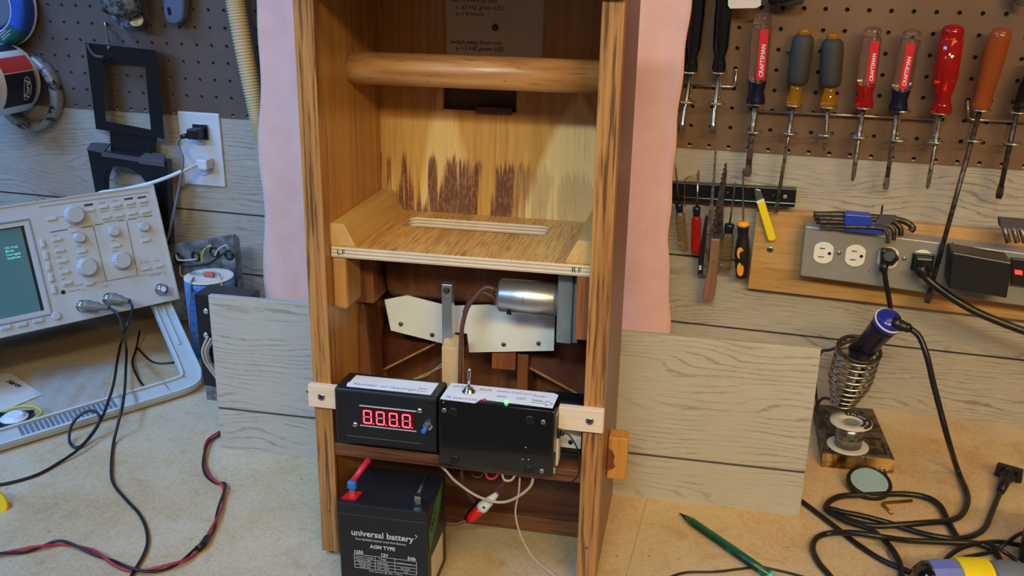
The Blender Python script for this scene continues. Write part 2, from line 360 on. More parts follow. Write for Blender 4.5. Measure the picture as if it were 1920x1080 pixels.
def catmull(pts, sub=8):
    P = [V(p) for p in pts]; out = []; P = [P[0] * 2 - P[1]] + P + [P[-1] * 2 - P[-2]]
    for i in range(1, len(P) - 2):
        a, b, c, d = P[i - 1], P[i], P[i + 1], P[i + 2]
        for k in range(sub):
            t = k / sub; out.append(0.5 * ((2 * b) + (c - a) * t + (2 * a - 5 * b + 4 * c - d) * t * t + (-a + 3 * b - 3 * c + d) * t ** 3))
    out.append(P[-2]); return out

def to_obj(mb, name, mat, M=None, bevel=0.0, seg=2, keep=None):
    """mb in inches in the frame M; returns an object whose own frame is M"""
    me = bpy.data.meshes.new(name)
    me.from_pydata([v * S for v in mb.v], [], mb.f); me.materials.append(MATS[mat])
    me.polygons.foreach_set('use_smooth', mb.sm)
    bm = bmesh.new(); bm.from_mesh(me); bmesh.ops.remove_doubles(bm, verts=bm.verts, dist=1e-6); bmesh.ops.dissolve_degenerate(bm, edges=bm.edges, dist=1e-7)
    bmesh.ops.recalc_face_normals(bm, faces=bm.faces); bm.to_mesh(me); bm.free(); me.update()
    o = bpy.data.objects.new(name, me); COL.objects.link(o)
    if bevel:
        b = o.modifiers.new('bevel', 'BEVEL'); b.width = bevel * S; b.segments = seg; b.limit_method = 'ANGLE'; b.angle_limit = R(40)
    return o
def sm(M):
    M = M.copy(); M.translation = M.translation * S; return M
def tag(o, label, cat, group=None):
    o['label'] = label; o['category'] = cat
    if group: o['group'] = group
FR = {}
def thing(name, label, cat, M, group=None):
    o = bpy.data.objects.new(name, None); COL.objects.link(o); o.empty_display_size = 0.01
    o.matrix_world = sm(M); FR[o] = M; tag(o, label, cat, group); return o
def part(mb, name, mat, root, world=False, bevel=0.0, label=None, seg=2):
    """a part (or, with a part as root, a sub-part); geometry in the thing's frame, or in world inches with world=True"""
    r = root
    while r not in FR: r = r.parent
    if world:
        inv = FR[r].inverted(); mb.v = [inv @ v for v in mb.v]
    o = to_obj(mb, name, mat, bevel=bevel, seg=seg); o.parent = root
    if label: o['label'] = label
    return o
def single(mb, name, mat, label, cat, group=None, M=None, bevel=0.0, seg=2):
    """one-mesh thing; world geometry gets its origin at the middle of its base"""
    if M is None:
        xs = [v.x for v in mb.v]; ys = [v.y for v in mb.v]; zs = [v.z for v in mb.v]
        M = Matrix.Translation(((min(xs) + max(xs)) / 2, (min(ys) + max(ys)) / 2, min(zs))); inv = M.inverted(); mb.v = [inv @ v for v in mb.v]
    o = to_obj(mb, name, mat, bevel=bevel, seg=seg); o.matrix_world = sm(M); FR[o] = M; tag(o, label, cat, group); return o
def struct(mb, name, mat, bevel=0.0):
    o = to_obj(mb, name, mat, bevel=bevel); o['kind'] = 'structure'; return o
T = Matrix.Translation
def FACE(p, w=(1, 0, 0), u=(0, 0, 1)):
    """frame whose x is w, y is u and z points out of the face (for lettering)"""
    w = V(w).normalized(); u = V(u).normalized(); n = w.cross(u); M = Matrix.Identity(4)
    for i in range(3): M[i][0] = w[i]; M[i][1] = u[i]; M[i][2] = n[i]; M[i][3] = p[i]
    return M
def screwhead(mb, c, n, r, h=0.05):
    c = V(c); n = V(n).normalized(); mb.lathe(c, c + n, [(0, r), (h * .6, r * .95), (h, r * .6)], 14)
def screw_slot(mb, c, n, r, h=0.05, spin=0.5):
    c = V(c); n = V(n).normalized(); a, x, y = mb.frame((0, 0, 0), n)
    for k in (0, 1):
        d = x * math.cos(spin + k * 1.5708) + y * math.sin(spin + k * 1.5708); e = n.cross(d)
        p = c + n * (h * .9)
        mb.prism([p - d * r * .6 - e * r * .13, p + d * r * .6 - e * r * .13, p + d * r * .6 + e * r * .13, p - d * r * .6 + e * r * .13], n * (h * .25))

# ================================================================== SETTING
mb = MB()
zs = [-0.2, 3.78, 7.70, 11.62, 15.6, 19.5, 23.4, 27.4, 31.0]
for a, b in zip(zs[:2], zs[1:3]): mb.box(-75, 34, 0.08, 0.45, a + 0.035, b - 0.035)
mb.box(-75, 34, 0.08, 0.45, zs[2] + .035, 13.75)
mb.box(-75, 34, 0.46, 0.9, -0.2, 31)
mb.box(-75, 34, 0.2, 0.46, -0.2, 13.75)
struct(mb, 'wall_back', 'grey_paneling', bevel=0.02)
mb = MB().box(-75, 34, -80, 0.45, -36.6, -36); struct(mb, 'floor', 'strip_grey')
mb = MB()
mb.box(-75, 34, -32, 0.05, -1.1, 0)
mb.M = Matrix.Identity(4)
single(mb, 'workbench', 'bench_board', 'speckled tan particle board workbench top running along the wall', 'workbench')

def pegboard(name, label, x0, x1, xo, zo, z1, mat):
    """real holes: every one inch cell is a square ring around a round hole"""
    mb = MB(); zc0 = math.ceil(13.62 - zo); zbot = 13.63; n = 12; r = 0.115; D = 0.07
    vs = []; fs = []; smf = []
    def grid_cells():
        k = math.floor(x0 - xo)
        while xo + k < x1:
            yield xo + k
            k += 1
    for cx in grid_cells():
        j = 0
        while zo + j < z1:
            cz = zo + j; j += 1
            lo = max(cz - 0.5, zbot); hi = cz + 0.5; o = len(vs)
            if cz - r > lo + 0.001:
                inner = [(cx + r * math.cos(2 * math.pi * i / n), cz + r * math.sin(2 * math.pi * i / n)) for i in range(n)]
                outer = []
                for i in range(n):
                    c_, s_ = math.cos(2 * math.pi * i / n), math.sin(2 * math.pi * i / n); q = 0.5 / max(abs(c_), abs(s_))
                    outer.append((cx + c_ * q, min(hi, max(lo, cz + s_ * q))))
                # corners of the square are picked up by extra vertices
                for i in range(n): vs.append((inner[i][0], 0, inner[i][1]))
                for i in range(n): vs.append((inner[i][0], D * 2.5, inner[i][1]))
                for i in range(n): vs.append((outer[i][0], 0, outer[i][1]))
                cn = len(vs); vs += [(cx + .5, 0, hi), (cx - .5, 0, hi), (cx - .5, 0, lo), (cx + .5, 0, lo)]
                for i in range(n):
                    k = (i + 1) % n
                    fs.append((o + i, o + k, o + n + k, o + n + i)); 
                    q = {1: 0, 4: 1, 7: 2, 10: 3}.get(i)
                    if q is None: fs.append((o + 2 * n + i, o + 2 * n + k, o + k, o + i))
                    else: fs.append((o + 2 * n + i, cn + q, o + 2 * n + k, o + k, o + i))
            else:   # bottom edge cuts the hole row: a half round notch
                m_ = 8; pts = [(cx - .5, lo), (cx - .5, hi), (cx + .5, hi), (cx + .5, lo)]
                dz = lo - cz; a0 = math.asin(dz / r) if abs(dz) < r else -math.pi / 2
                arc = [(cx + r * math.cos(a0 + (math.pi - 2 * a0) * i / m_), cz + r * math.sin(a0 + (math.pi - 2 * a0) * i / m_)) for i in range(m_ + 1)]
                ring = pts + [(arc[-1][0], lo)][:0] + []
                # split into a fan of quads from the arc to the cell border
                border = []
                for i in range(m_ + 1):
                    th = math.pi * i / m_; c_, s_ = math.cos(th), math.sin(th)
                    q = min(0.5 / max(abs(c_), 1e-6), (hi - lo) / max(s_, 1e-6)); border.append((cx + c_ * q, lo + s_ * q))
                for p in arc: vs.append((p[0], 0, p[1]))
                for p in arc: vs.append((p[0], D * 2.5, p[1]))
                for p in border: vs.append((p[0], 0, p[1]))
                cn = len(vs); vs += [(cx + .5, 0, hi), (cx - .5, 0, hi)]
                b = m_ + 1; done = [0, 0]
                for i in range(m_):
                    fs.append((o + i, o + i + 1, o + b + i + 1, o + b + i))
                    P, Q = border[i], border[i + 1]
                    if abs(P[0] - (cx + .5)) < 1e-5 and abs(Q[0] - (cx + .5)) > 1e-5: fs.append((o + 2 * b + i, cn, o + 2 * b + i + 1, o + i + 1, o + i))
                    elif abs(Q[0] - (cx - .5)) < 1e-5 and abs(P[0] - (cx - .5)) > 1e-5: fs.append((o + 2 * b + i, cn + 1, o + 2 * b + i + 1, o + i + 1, o + i))
                    else: fs.append((o + 2 * b + i, o + 2 * b + i + 1, o + i + 1, o + i))
    mb.v = [V(p) for p in vs]; mb.f = fs; mb.sm = [False] * len(fs)
    # side and bottom rims of the board
    X0 = min(v[0] for v in vs); X1 = max(v[0] for v in vs)
    mb.box(X0, X0 + .001, 0, .2, zbot, z1); mb.box(X1 - .001, X1, 0, .2, zbot, z1)
    inv = T((X0, 0, zbot)).inverted(); mb.v = [inv @ v for v in mb.v]
    root = thing(name, label, 'pegboard', T((X0, 0, zbot)))
    b = part(mb, 'perforated_sheet', mat, root)
    part(MB().box(0, X1 - X0, 0.185, 0.215, 0.02, z1 - zbot), 'hole_shade_sheet', 'black_matte', root)  # black sheet painting in the shade of the gap behind the holes
    return root
pegboard('pegboard', 'dark brown pegboard on the left, behind the black stand and the hose', -58, -24, -43.913, 13.796, 28, 'hardboard_dark')
pegboard('pegboard', 'brown pegboard on the right, holding the row of screwdrivers', -23, 26, 0.0, 13.805, 28, 'hardboard_brown')

# ================================================================== CABINET
CX = V((0.99727, 0.07379, -0.00097)); CY = V((-0.07379, 0.99701, -0.02314)); CZ = V((-0.00074, 0.02314, 0.99973))
CX.normalize(); CZ = (CZ - CX * CZ.dot(CX)).normalized(); CY = CZ.cross(CX)
CAB = Matrix.Identity(4)
for i in range(3): CAB[i][0] = CX[i]; CAB[i][1] = CY[i]; CAB[i][2] = CZ[i]; CAB[i][3] = (-16.8327, -20.4411, 0.1706)[i]
W_ = 11.195; DP = 7.05; SW = 0.73
cab = thing('wooden_cabinet', 'tall open-fronted oak cabinet standing on the bench in front of the pink towel', 'cabinet', CAB)
for s_, x0, x1 in (('left', 0, SW), ('right', W_ - SW, W_)):
    fr = part(MB().box(x0, x1, 0, 0.75, 0.0, 21.92), 'front_post', 'oak_stained', cab, bevel=0.03)
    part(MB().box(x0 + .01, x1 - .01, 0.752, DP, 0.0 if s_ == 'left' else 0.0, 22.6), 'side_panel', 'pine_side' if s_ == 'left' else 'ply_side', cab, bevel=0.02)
    for z in (2.05, 1.75)[:1]:
        screw = MB(); screwhead(screw, ((x0 + x1) / 2, 0.005, 1.9 if s_ == 'left' else 1.75), (0, -1, 0), 0.055, 0.03); part(screw, 'screw', 'old_steel', fr)
for x in (0.36, W_ - 0.36):
    part(MB().cyl((x, 0.35, 0.02), (x, 0.35, -0.13), 0.26, 0.22), 'rubber_foot', 'black_rubber', cab)
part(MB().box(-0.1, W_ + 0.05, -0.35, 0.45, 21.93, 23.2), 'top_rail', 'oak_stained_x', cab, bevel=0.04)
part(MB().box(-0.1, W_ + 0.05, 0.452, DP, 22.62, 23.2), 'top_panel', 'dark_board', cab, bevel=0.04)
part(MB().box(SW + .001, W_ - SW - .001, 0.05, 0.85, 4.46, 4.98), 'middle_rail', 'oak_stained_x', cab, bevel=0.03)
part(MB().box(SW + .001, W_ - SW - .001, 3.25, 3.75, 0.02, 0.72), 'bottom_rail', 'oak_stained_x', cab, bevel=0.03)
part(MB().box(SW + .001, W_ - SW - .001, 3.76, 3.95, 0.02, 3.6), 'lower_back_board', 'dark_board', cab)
# back panel with a rectangular slot
bp = MB(); x0, x1 = SW + .001, W_ - SW - .001; hx0, hx1, hz0, hz1 = 3.45, 6.50, 17.22, 18.10
bp.box(x0, hx0, 6.5, 6.8, 12.4, 22.6); bp.box(hx1, x1, 6.5, 6.8, 12.4, 22.6); bp.box(hx0, hx1, 6.5, 6.8, 12.4, hz0); bp.box(hx0, hx1, 6.5, 6.8, hz1, 22.6)
part(bp, 'back_panel', 'pine_ply_back', cab)
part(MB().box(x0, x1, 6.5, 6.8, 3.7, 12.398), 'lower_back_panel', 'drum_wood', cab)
part(MB().box(hx0 - .2, hx1 + .2, 6.82, 6.9, hz0 - .2, hz1 + .2), 'slot_cover', 'dark_board', cab)
part(MB().box(4.85, 6.35, 6.32, 6.6, 17.12, 17.42), 'slot_ledge', 'dark_board', cab, bevel=0.02)
# dowel handle
dw = MB(); dw.cyl((SW, 3.47, 19.07), (W_ - SW, 3.47, 19.07), 0.605, n=40)
part(dw, 'handle_dowel', 'dowel_varnish', cab, label='varnished round wooden bar')
# shelf board with a rounded slot
SZ0, SZ1 = 12.45, 12.88; sy0, sy1 = 0.55, 6.49; sx0, sx1 = SW + .03, W_ - SW - .03
ax0, ax1, ay0, ay1 = 2.33, 8.18, 3.92, 5.52; rr = 0.35; q = []
for cx, cy, a0 in ((ax1 - rr, ay1 - rr, 0), (ax0 + rr, ay1 - rr, 90), (ax0 + rr, ay0 + rr, 180), (ax1 - rr, ay0 + rr, 270)):
    for k in range(7): a = R(a0 + 15 * k); q.append((cx + rr * math.cos(a), cy + rr * math.sin(a)))
crn = [(sx1, sy1), (sx0, sy1), (sx0, sy0), (sx1, sy0)]
def ring_faces(mb, z, flip):
    n = len(q); vs = [(x, y, z) for x, y in q] + [(x, y, z) for x, y in crn]; fs = []
    for k in range(4):
        for i in range(6): fs.append((k * 7 + i, k * 7 + i + 1, n + k))
        fs.append((k * 7 + 6, ((k + 1) * 7) % n, n + (k + 1) % 4, n + k))
    mb.add(vs, fs)
top = MB(); ring_faces(top, SZ1, False); ring_faces(top, SZ1 - 0.03, True)
o1 = [(x, y) for x, y in crn]
top.add([(x, y, z) for z in (SZ1 - .03, SZ1) for x, y in crn], [(0, 1, 5, 4), (1, 2, 6, 5), (2, 3, 7, 6), (3, 0, 4, 7)])
n_ = len(q); top.add([(x, y, z) for z in (SZ1 - .03, SZ1) for x, y in q], [(i, (i + 1) % n_, (i + 1) % n_ + n_, i + n_) for i in range(n_)])
sh = part(top, 'shelf_board', 'shelf_top', cab)
for k in range(6):
    za = SZ0 + (SZ1 - .031 - SZ0) * k / 6; zb = SZ0 + (SZ1 - .031 - SZ0) * (k + 1) / 6; pl = MB()
    ring_faces(pl, za, 1); ring_faces(pl, zb, 0)
    pl.add([(x, y, z) for z in (za, zb) for x, y in crn], [(0, 1, 5, 4), (1, 2, 6, 5), (2, 3, 7, 6), (3, 0, 4, 7)])
    pl.add([(x, y, z) for z in (za, zb) for x, y in q], [(i, (i + 1) % n_, (i + 1) % n_ + n_, i + n_) for i in range(n_)])
    part(pl, 'ply_layer', ['ply_dark', 'ply_light'][k % 2], sh)
for s_, x in (('LF', .98), ('RF', 9.75)): part(MB().text(s_, 0.30, FACE((x, sy0 - 0.004, 12.56)), space=1.3), 'pencil_mark', 'ink', sh)
def cleat(xs, dr):
    P = [(xs, .58), (xs + dr * .56, .58 + 0), (xs + dr * 1.0, 0), (xs, 0)]
    prof = [(xs, 13.73), (xs + dr * .54, 13.73), (xs + dr * .98, 12.885), (xs, 12.885)]
    mb = MB(); mb.prism([(x, 0.6, z) for x, z in prof], (0, 5.88, 0)); part(mb, 'cleat', 'raw_pine_y', cab, bevel=0.015)
cleat(SW + .001, 1); cleat(W_ - SW - .001, -1)
# corner blocks under the shelf
mb = MB(); mb.prism([(SW + .001, .62, 12.44), (1.28, .62, 12.44), (1.28, .62, 10.35), (SW + .001, .62, 10.4)], (0, 1.6, 0)); part(mb, 'corner_block', 'block_light', cab, bevel=0.12)
mb = MB(); mb.box(9.95, W_ - SW - .001, .60, 1.3, 10.0, 12.44); part(mb, 'corner_block', 'block_brown', cab, bevel=0.04)
part(MB().box(SW + .001, 1.55, 2.8, 4.6, 9.9, 12.44), 'bearing_block', 'block_brown', cab, bevel=0.03)
# feed drum and the two sloping hopper boards below it
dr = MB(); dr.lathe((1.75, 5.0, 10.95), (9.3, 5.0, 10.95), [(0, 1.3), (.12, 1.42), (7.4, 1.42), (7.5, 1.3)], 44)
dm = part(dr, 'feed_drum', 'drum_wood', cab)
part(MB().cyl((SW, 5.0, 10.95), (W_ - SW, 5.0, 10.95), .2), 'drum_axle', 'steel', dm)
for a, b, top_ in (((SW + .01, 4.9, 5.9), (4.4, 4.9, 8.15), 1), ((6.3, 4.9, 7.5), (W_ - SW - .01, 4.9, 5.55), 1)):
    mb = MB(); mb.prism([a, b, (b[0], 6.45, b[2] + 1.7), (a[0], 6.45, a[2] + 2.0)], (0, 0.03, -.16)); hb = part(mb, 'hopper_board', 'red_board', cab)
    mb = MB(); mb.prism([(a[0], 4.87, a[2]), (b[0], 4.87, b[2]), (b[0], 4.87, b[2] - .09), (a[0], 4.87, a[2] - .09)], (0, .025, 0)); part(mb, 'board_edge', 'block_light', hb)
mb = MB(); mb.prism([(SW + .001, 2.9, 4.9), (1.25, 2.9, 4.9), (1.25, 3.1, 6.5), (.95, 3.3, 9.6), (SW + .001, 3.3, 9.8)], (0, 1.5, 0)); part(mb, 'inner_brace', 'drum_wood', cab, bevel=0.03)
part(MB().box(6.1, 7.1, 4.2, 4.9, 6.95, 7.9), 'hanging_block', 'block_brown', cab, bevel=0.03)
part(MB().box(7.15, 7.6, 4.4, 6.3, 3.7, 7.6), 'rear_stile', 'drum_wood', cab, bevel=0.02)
# white plates with their screws
pA = MB(); pA.prism([(1.59, 3.98, 9.66), (2.55, 3.98, 9.93), (4.12, 3.98, 9.66), (4.12, 3.98, 7.95), (1.83, 3.98, 8.33)], (0, .06, 0)); a_ = part(pA, 'white_plate', 'card_white', cab)
for x, z in ((2.28, 8.66), (3.62, 8.30)):
    sc_ = MB(); screwhead(sc_, (x, 3.975, z), (0, -1, 0), .10, .06); part(sc_, 'screw', 'old_steel', a_)
pB = MB(); pB.prism([(4.54, 3.96, 9.66), (5.97, 3.96, 9.83), (8.72, 3.96, 9.72), (8.72, 3.96, 8.10), (5.2, 3.96, 7.68), (5.11, 3.96, 8.50), (4.54, 3.96, 8.52)], (0, .06, 0)); a_ = part(pB, 'white_plate', 'card_white', cab)
for x, z in ((6.65, 8.18), (8.09, 8.36)):
    sc_ = MB(); screwhead(sc_, (x, 3.955, z), (0, -1, 0), .10, .06); part(sc_, 'screw', 'old_steel', a_)
part(MB().box(4.42, 9.7, 4.03, 4.3, 9.1, 9.6), 'plate_bar', 'dark_board', cab)
# aluminium upright and pine post
al = part(MB().box(4.45, 4.86, 2.5, 2.92, 8.45, 11.05), 'aluminium_bar', 'aluminium', cab, bevel=0.02)
mb = MB(); screwhead(mb, (4.65, 2.495, 10.82), (0, -1, 0), .13, .12); part(mb, 'screw', 'dark_steel', al)
mb = MB(); mb.box(4.57, 5.28, 2.0, 2.75, 0.0 + 4.4, 8.62); mb.v[:] = [V((v.x, v.y, v.z + (0.3 if (v.z > 8 and v.y > 2.5) else 0))) for v in mb.v]
part(mb, 'pine_post', 'raw_pine', cab, bevel=0.03)
# laths carrying the electronics boxes
for x0, x1, z0, z1, sx in ((-0.1, 1.02, 6.62, 7.54, .44), (9.60, 11.24, 6.80, 7.70, 10.74)):
    l_ = part(MB().box(x0, x1, -.30, -.002, z0, z1), 'mounting_lath', 'raw_pine_x', cab, bevel=0.025)
    mb = MB(); screwhead(mb, (sx, -.295, (z0 + z1) / 2), (0, -1, 0), .155, .04); s2 = part(mb, 'screw', 'steel', l_)
    mb = MB(); screw_slot(mb, (sx, -.295, (z0 + z1) / 2), (0, -1, 0), .16, .045); mb.v and None
    o = to_obj(mb, 'screw_slot', 'ink'); o.parent = l_
mb = MB().cyl((-.1, -.1, 7.15), (-.22, -.1, 7.15), .05); part(mb, 'pin', 'dark_steel', cab)
# peg on the outer right side, its front bitten away
mb = MB(); mb.box(W_ + .001, W_ + .78, 2.95, 3.75, 3.15, 5.02); pg = part(mb, 'side_peg', 'peg_pine', cab, bevel=0.05)
mb = MB(); mb.prism([(W_ + .01, 2.935, 4.55), (W_ + .18, 2.93, 4.45), (W_ + .3, 2.93, 4.2), (W_ + .26, 2.93, 3.95), (W_ + .34, 2.93, 3.72), (W_ + .2, 2.93, 3.6), (W_ + .01, 2.935, 3.5)], (0, .012, 0)); part(mb, 'torn_patch', 'drum_wood', pg)

# note sheet taped inside, with handwriting
NM = CAB @ T((3.62, 6.46, 19.42))
note = thing('instruction_note', 'handwritten instruction sheet in a clear sleeve screwed inside the cabinet top', 'note', NM)
sheet = part(MB().box(0, 3.9, 0, .015, 0, 2.6), 'paper', 'paper_note', note)
part(MB().box(0.02, 3.88, -.006, -.002, 0.62, 2.6), 'upper_flap', 'paper_note', note, label='folded upper flap of the sheet')
mb = MB()
for s_, x, z in (('Switch towards you', .12, 2.02), ('x .83 HZ green LED', .38, 1.75), ('x = 4 hours', .38, 1.50), ('Switch away from you', .12, .42), ('x 1.2 HZ green LED', .38, .18), ('x = 2.5 hours', .38, -.03)):
    if z > 0: mb.text(s_, .235, FACE((x, -.012, z)), shear=.1, space=1.02, depth=.002)
part(mb, 'handwriting', 'ink', note)
mb = MB(); screwhead(mb, (1.98, -.008, 1.08), (0, -1, 0), .13, .08); part(mb, 'screw', 'dark_steel', note)

# ---- counter box
BA = CAB @ T((1.05, -.5, 5.33))
ca = thing('counter_box', 'black electronics box with a glowing red four digit display', 'electronics box', BA)
w_, h_, d_ = 4.02, 2.30, 1.55
body = part(MB().box(0, w_, 0, d_, 0, h_), 'case', 'black_case', ca, bevel=0.10, seg=3)
for x in (.26, w_ - .24):
    for z in (.28, h_ - .26):
        mb = MB(); mb.lathe((x, .004, z), (x, -1, z), [(0, .16), (.012, .16), (.013, .10), (.002, .10)], 20); part(mb, 'screw_well', 'black_matte', ca)
mb = MB().box(.42, w_ - .65, -.004, .01, .34, .355); part(mb, 'moulding_line', 'label_grey', ca)
wn = part(MB().box(1.05, 3.18, -.03, .02, .88, 1.66), 'display_window', 'smoke_window', ca, bevel=.01)
mb = MB().box(1.0, 3.22, -.035, .0, 1.665, 1.70); mb.box(1.0, 3.22, -.035, .0, .84, .872); part(mb, 'window_frame', 'silver_text', wn)
on = MB(); off = MB()
for k in range(4):
    x = 1.14 + k * .51; z = .965; a, b, t = .33, .27, .052; sh_ = lambda zz: 0.0
    def seg(m_, x0, x1, z0, z1): m_.box(x0, x1, -.040, -.03, z0, z1)
    H = .56
    seg(on, x + .045, x + .295, z, z + t); seg(on, x + .045, x + .295, z + H - t, z + H)
    for xx in (x, x + .288): seg(on, xx, xx + t, z + .03, z + H / 2 - .02); seg(on, xx, xx + t, z + H / 2 + .02, z + H - .03)
    seg(off, x + .075, x + .265, z + H / 2 - .018, z + H / 2 + .018); seg(on, x + .375, x + .415, z - .005, z + .035)
part(on, 'lit_segment', 'led_red', wn, label='glowing red digit segments'); part(off, 'unlit_segment', 'silver_text', wn)
for x, z in ((.80, .85), (3.36, 1.72)): part(MB().ball((x, -.01, z), .115, .07, .115), 'window_screw', 'chrome', ca)
mb = MB(); mb.lathe((3.68, 0, 1.16), (3.68, -1, 1.16), [(0, .20), (.06, .20), (.07, .13), (.22, .13)], 6, smooth=False); bt = part(mb, 'push_button', 'chrome', ca, label='chrome push button with blue cap')
mb = MB(); mb.cyl((3.68, -.2, 1.16), (3.62, -.48, 1.12), .085); part(mb, 'button_cap', 'terminal_blue', bt)
mb = MB(); mb.prism([(.42, .22, h_), (.34, .55, h_), (.40, .60, h_), (.42, 1.28, h_), (3.74, 1.30, h_), (3.72, .22, h_)], (0, 0, .008)); lb = part(mb, 'paper_label', 'paper_white', ca)
mb = MB(); mb.text('Number of Feedings', .27, FACE((.55, .42, h_ + .012), (1, 0, 0), (0, 1, 0)), shear=.35, space=1.12, depth=.001)
mb.text('Reset', .17, FACE((3.1, .62, h_ + .012), (1, 0, 0), (0, 1, 0)), shear=.3, depth=.001); mb.text('& Run', .15, FACE((3.12, .40, h_ + .012), (1, 0, 0), (0, 1, 0)), shear=.3, depth=.001)
part(mb, 'handwriting', 'ink_soft', lb)

# ---- control box
BB = CAB @ T((5.18, -.68, 4.99))
cb = thing('control_box', 'glossy black project box with a toggle switch and green light on top', 'electronics box', BB)
w_, h_, d_ = 4.32, 2.66, 1.62
part(MB().box(0, w_, 0, d_, 0, h_), 'case', 'black_gloss', cb, bevel=0.06, seg=3)
part(MB().box(w_ + .002, w_ + .09, .12, d_ - .1, .1, h_ - .25), 'side_plate', 'clear_acetate', cb)
part(MB().box(w_ + .09, w_ + .13, .3, .9, .35, 1.6), 'side_card', 'card_white', cb)
mb = MB(); mb.prism([(.03, .12, h_), (1.38, .05, h_), (1.50, .42, h_), (4.20, .30, h_), (4.24, 1.45, h_), (4.05, 1.58, h_), (.06, 1.58, h_)], (0, 0, .01)); lb = part(mb, 'paper_label', 'paper_white', cb)
U = lambda x, y: FACE((x, y, h_ + .014), (1, 0, 0), (0, 1, 0))
mb = MB()
for s_, sz, x, y in (('N', .26, .18, .26), ('SWITCH', .24, .46, .22), ('OUTPUT', .2, .2, 1.25), ('RATE', .2, 1.25, 1.2), ('GREEN FLASHING', .17, 1.9, 1.2), ('RED', .22, 2.0, .75), ('LED', .22, 2.75, .75), ('Power', .2, 3.3, 1.12), ('From', .18, 3.32, .78)):
    mb.text(s_, sz, U(x, y), shear=.2, depth=.001)
mb.tube([(3.35, .62, h_ + .014), (3.95, .55, h_ + .014), (3.9, .42, h_ + .014), (4.15, .62, h_ + .014), (3.9, .85, h_ + .014), (3.93, .72, h_ + .014), (3.4, .75, h_ + .014)], .012, 5)
part(mb, 'handwriting', 'ink_soft', lb)
mb = MB(); mb.lathe((.92, .92, h_), (.92, .92, h_ + 1), [(0.01, .25), (.05, .25), (.06, .18), (.14, .18), (.15, .12), (.24, .10)], 24); tg = part(mb, 'toggle_switch', 'chrome', cb)
mb = MB(); mb.lathe((.92, .92, h_ + .2), (.94, .98, h_ + .95), [(0, .045), (.3, .05), (.66, .075), (.72, .07), (.75, .03)], 14); part(mb, 'lever', 'chrome', tg)
part(MB().ball((1.66, .34, h_ + .02), .07), 'red_indicator', 'led_red_off', cb); part(MB().ball((2.48, .34, h_ + .03), .075), 'green_indicator', 'led_green_on', cb, label='lit green indicator light')
mb = MB()
for x, z, in ((.56, 2.25), (3.42, 2.25), (.62, .28), (3.44, .22)):
    mb = MB(); mb.lathe((x, .004, z), (x, -1, z), [(0, .17), (.035, .17), (.04, .13), (.03, .0)], 24, caps=False); part(mb, 'round_pad', 'black_rubber', cb)
for x, z in ((.22, 2.27), (3.92, 2.22), (3.92, .22)):
    mb = MB(); screwhead(mb, (x, -.002, z), (0, -1, 0), .10, .03); part(mb, 'screw', 'steel', cb)
mb = MB()
for x, z in ((3.30, 1.12), (3.2, .62), (3.42, .64), (.2, 2.6)): mb.cyl((x, 0, z), (x, -.01, z), .022)
part(mb, 'paint_fleck', 'silver_text', cb)
mb = MB().box(w_ + .1, w_ + .2, .15, .4, 1.55, 1.85); mb.cyl((w_ + .2, .28, 1.7), (w_ + .34, .28, 1.7), .09); part(mb, 'power_socket', 'black_plastic', cb)

# ---- white-lidded case behind, resting on the middle rail
WC = CAB @ T((8.6, .98, 4.99))
wc = thing('relay_case', 'black case with a rounded white lid behind the glossy control box', 'electronics box', WC)
part(MB().box(0, 1.78, 0.06, 1.2, 0, 2.25), 'case', 'black_plastic', wc, bevel=.22, seg=4)
mb = MB().box(0, 1.72, -.02, .055, .42, 2.2); ld = part(mb, 'lid', 'white_plastic', wc, bevel=.015)
mb = MB(); mb.cyl((1.32, -.021, .66), (1.32, -.03, .66), .095); mb.cyl((1.42, -.021, 2.05), (1.42, -.03, 2.05), .095); part(mb, 'screw_hole', 'black_matte', ld)

# ---- motor
MT = CAB @ T((6.8, 2.15, 10.28))
mo = thing('gear_motor', 'silver cylindrical gear motor mounted under the cabinet shelf', 'motor', MT)
mb = MB(); mb.lathe((0, 0, .66), (1, 0, .66), [(0, .52), (.04, .60), (.1, .64), (.12, .655), (2.2, .655), (2.24, .60), (2.36, .5), (2.5, .5)], 36); cn = part(mb, 'motor_can', 'motor_steel', mo)
mb = MB(); mb.cyl((-.16, 0, .66), (0, 0, .66), .12); mb.box(-.14, .02, -.3, -.2, .9, .98); mb.box(-.14, .02, -.25, -.1, .32, .40); part(mb, 'terminal', 'brass', cn)
mb = MB(); mb.prism([(.42, -.47, .10), (.60, -.44, .08), (.60, -.50, .20), (.55, -.56, .30), (.45, -.56, .30), (.42, -.53, .22)], (0, -.04, -.02)); mb.box(1.05, 1.06, -.66, -.5, .55, .95); part(mb, 'vent', 'black_matte', cn)
part(MB().box(2.34, 2.92, -.62, .7, -.85, 2.15), 'gearbox', 'gearbox_grey', mo, bevel=.06)
part(MB().box(2.925, 3.14, -.5, .7, -.85, 2.1), 'gearbox_cover', 'gearbox_grey', mo, bevel=.04)
C_ = lambda *p: CAB @ V(p)
def cable(name, pts, r, mat, label, cat='cable', n=8, sub=8, group=None):
    return single(MB().tube(catmull(pts, sub), r, n), name, mat, label, cat, group)
cable('motor_cable', [C_(6.72, 1.95, 11.2), C_(6.3, 1.9, 11.25), C_(5.75, 1.75, 10.6), C_(5.5, 1.7, 9.8), C_(5.42, 1.7, 8.8), C_(5.42, 1.6, 7.6), C_(5.42, 1.3, 6.0), C_(5.5, 1.2, 5.3)], .085, 'brown_wire', 'brown cable arching from the motor down behind the control box')
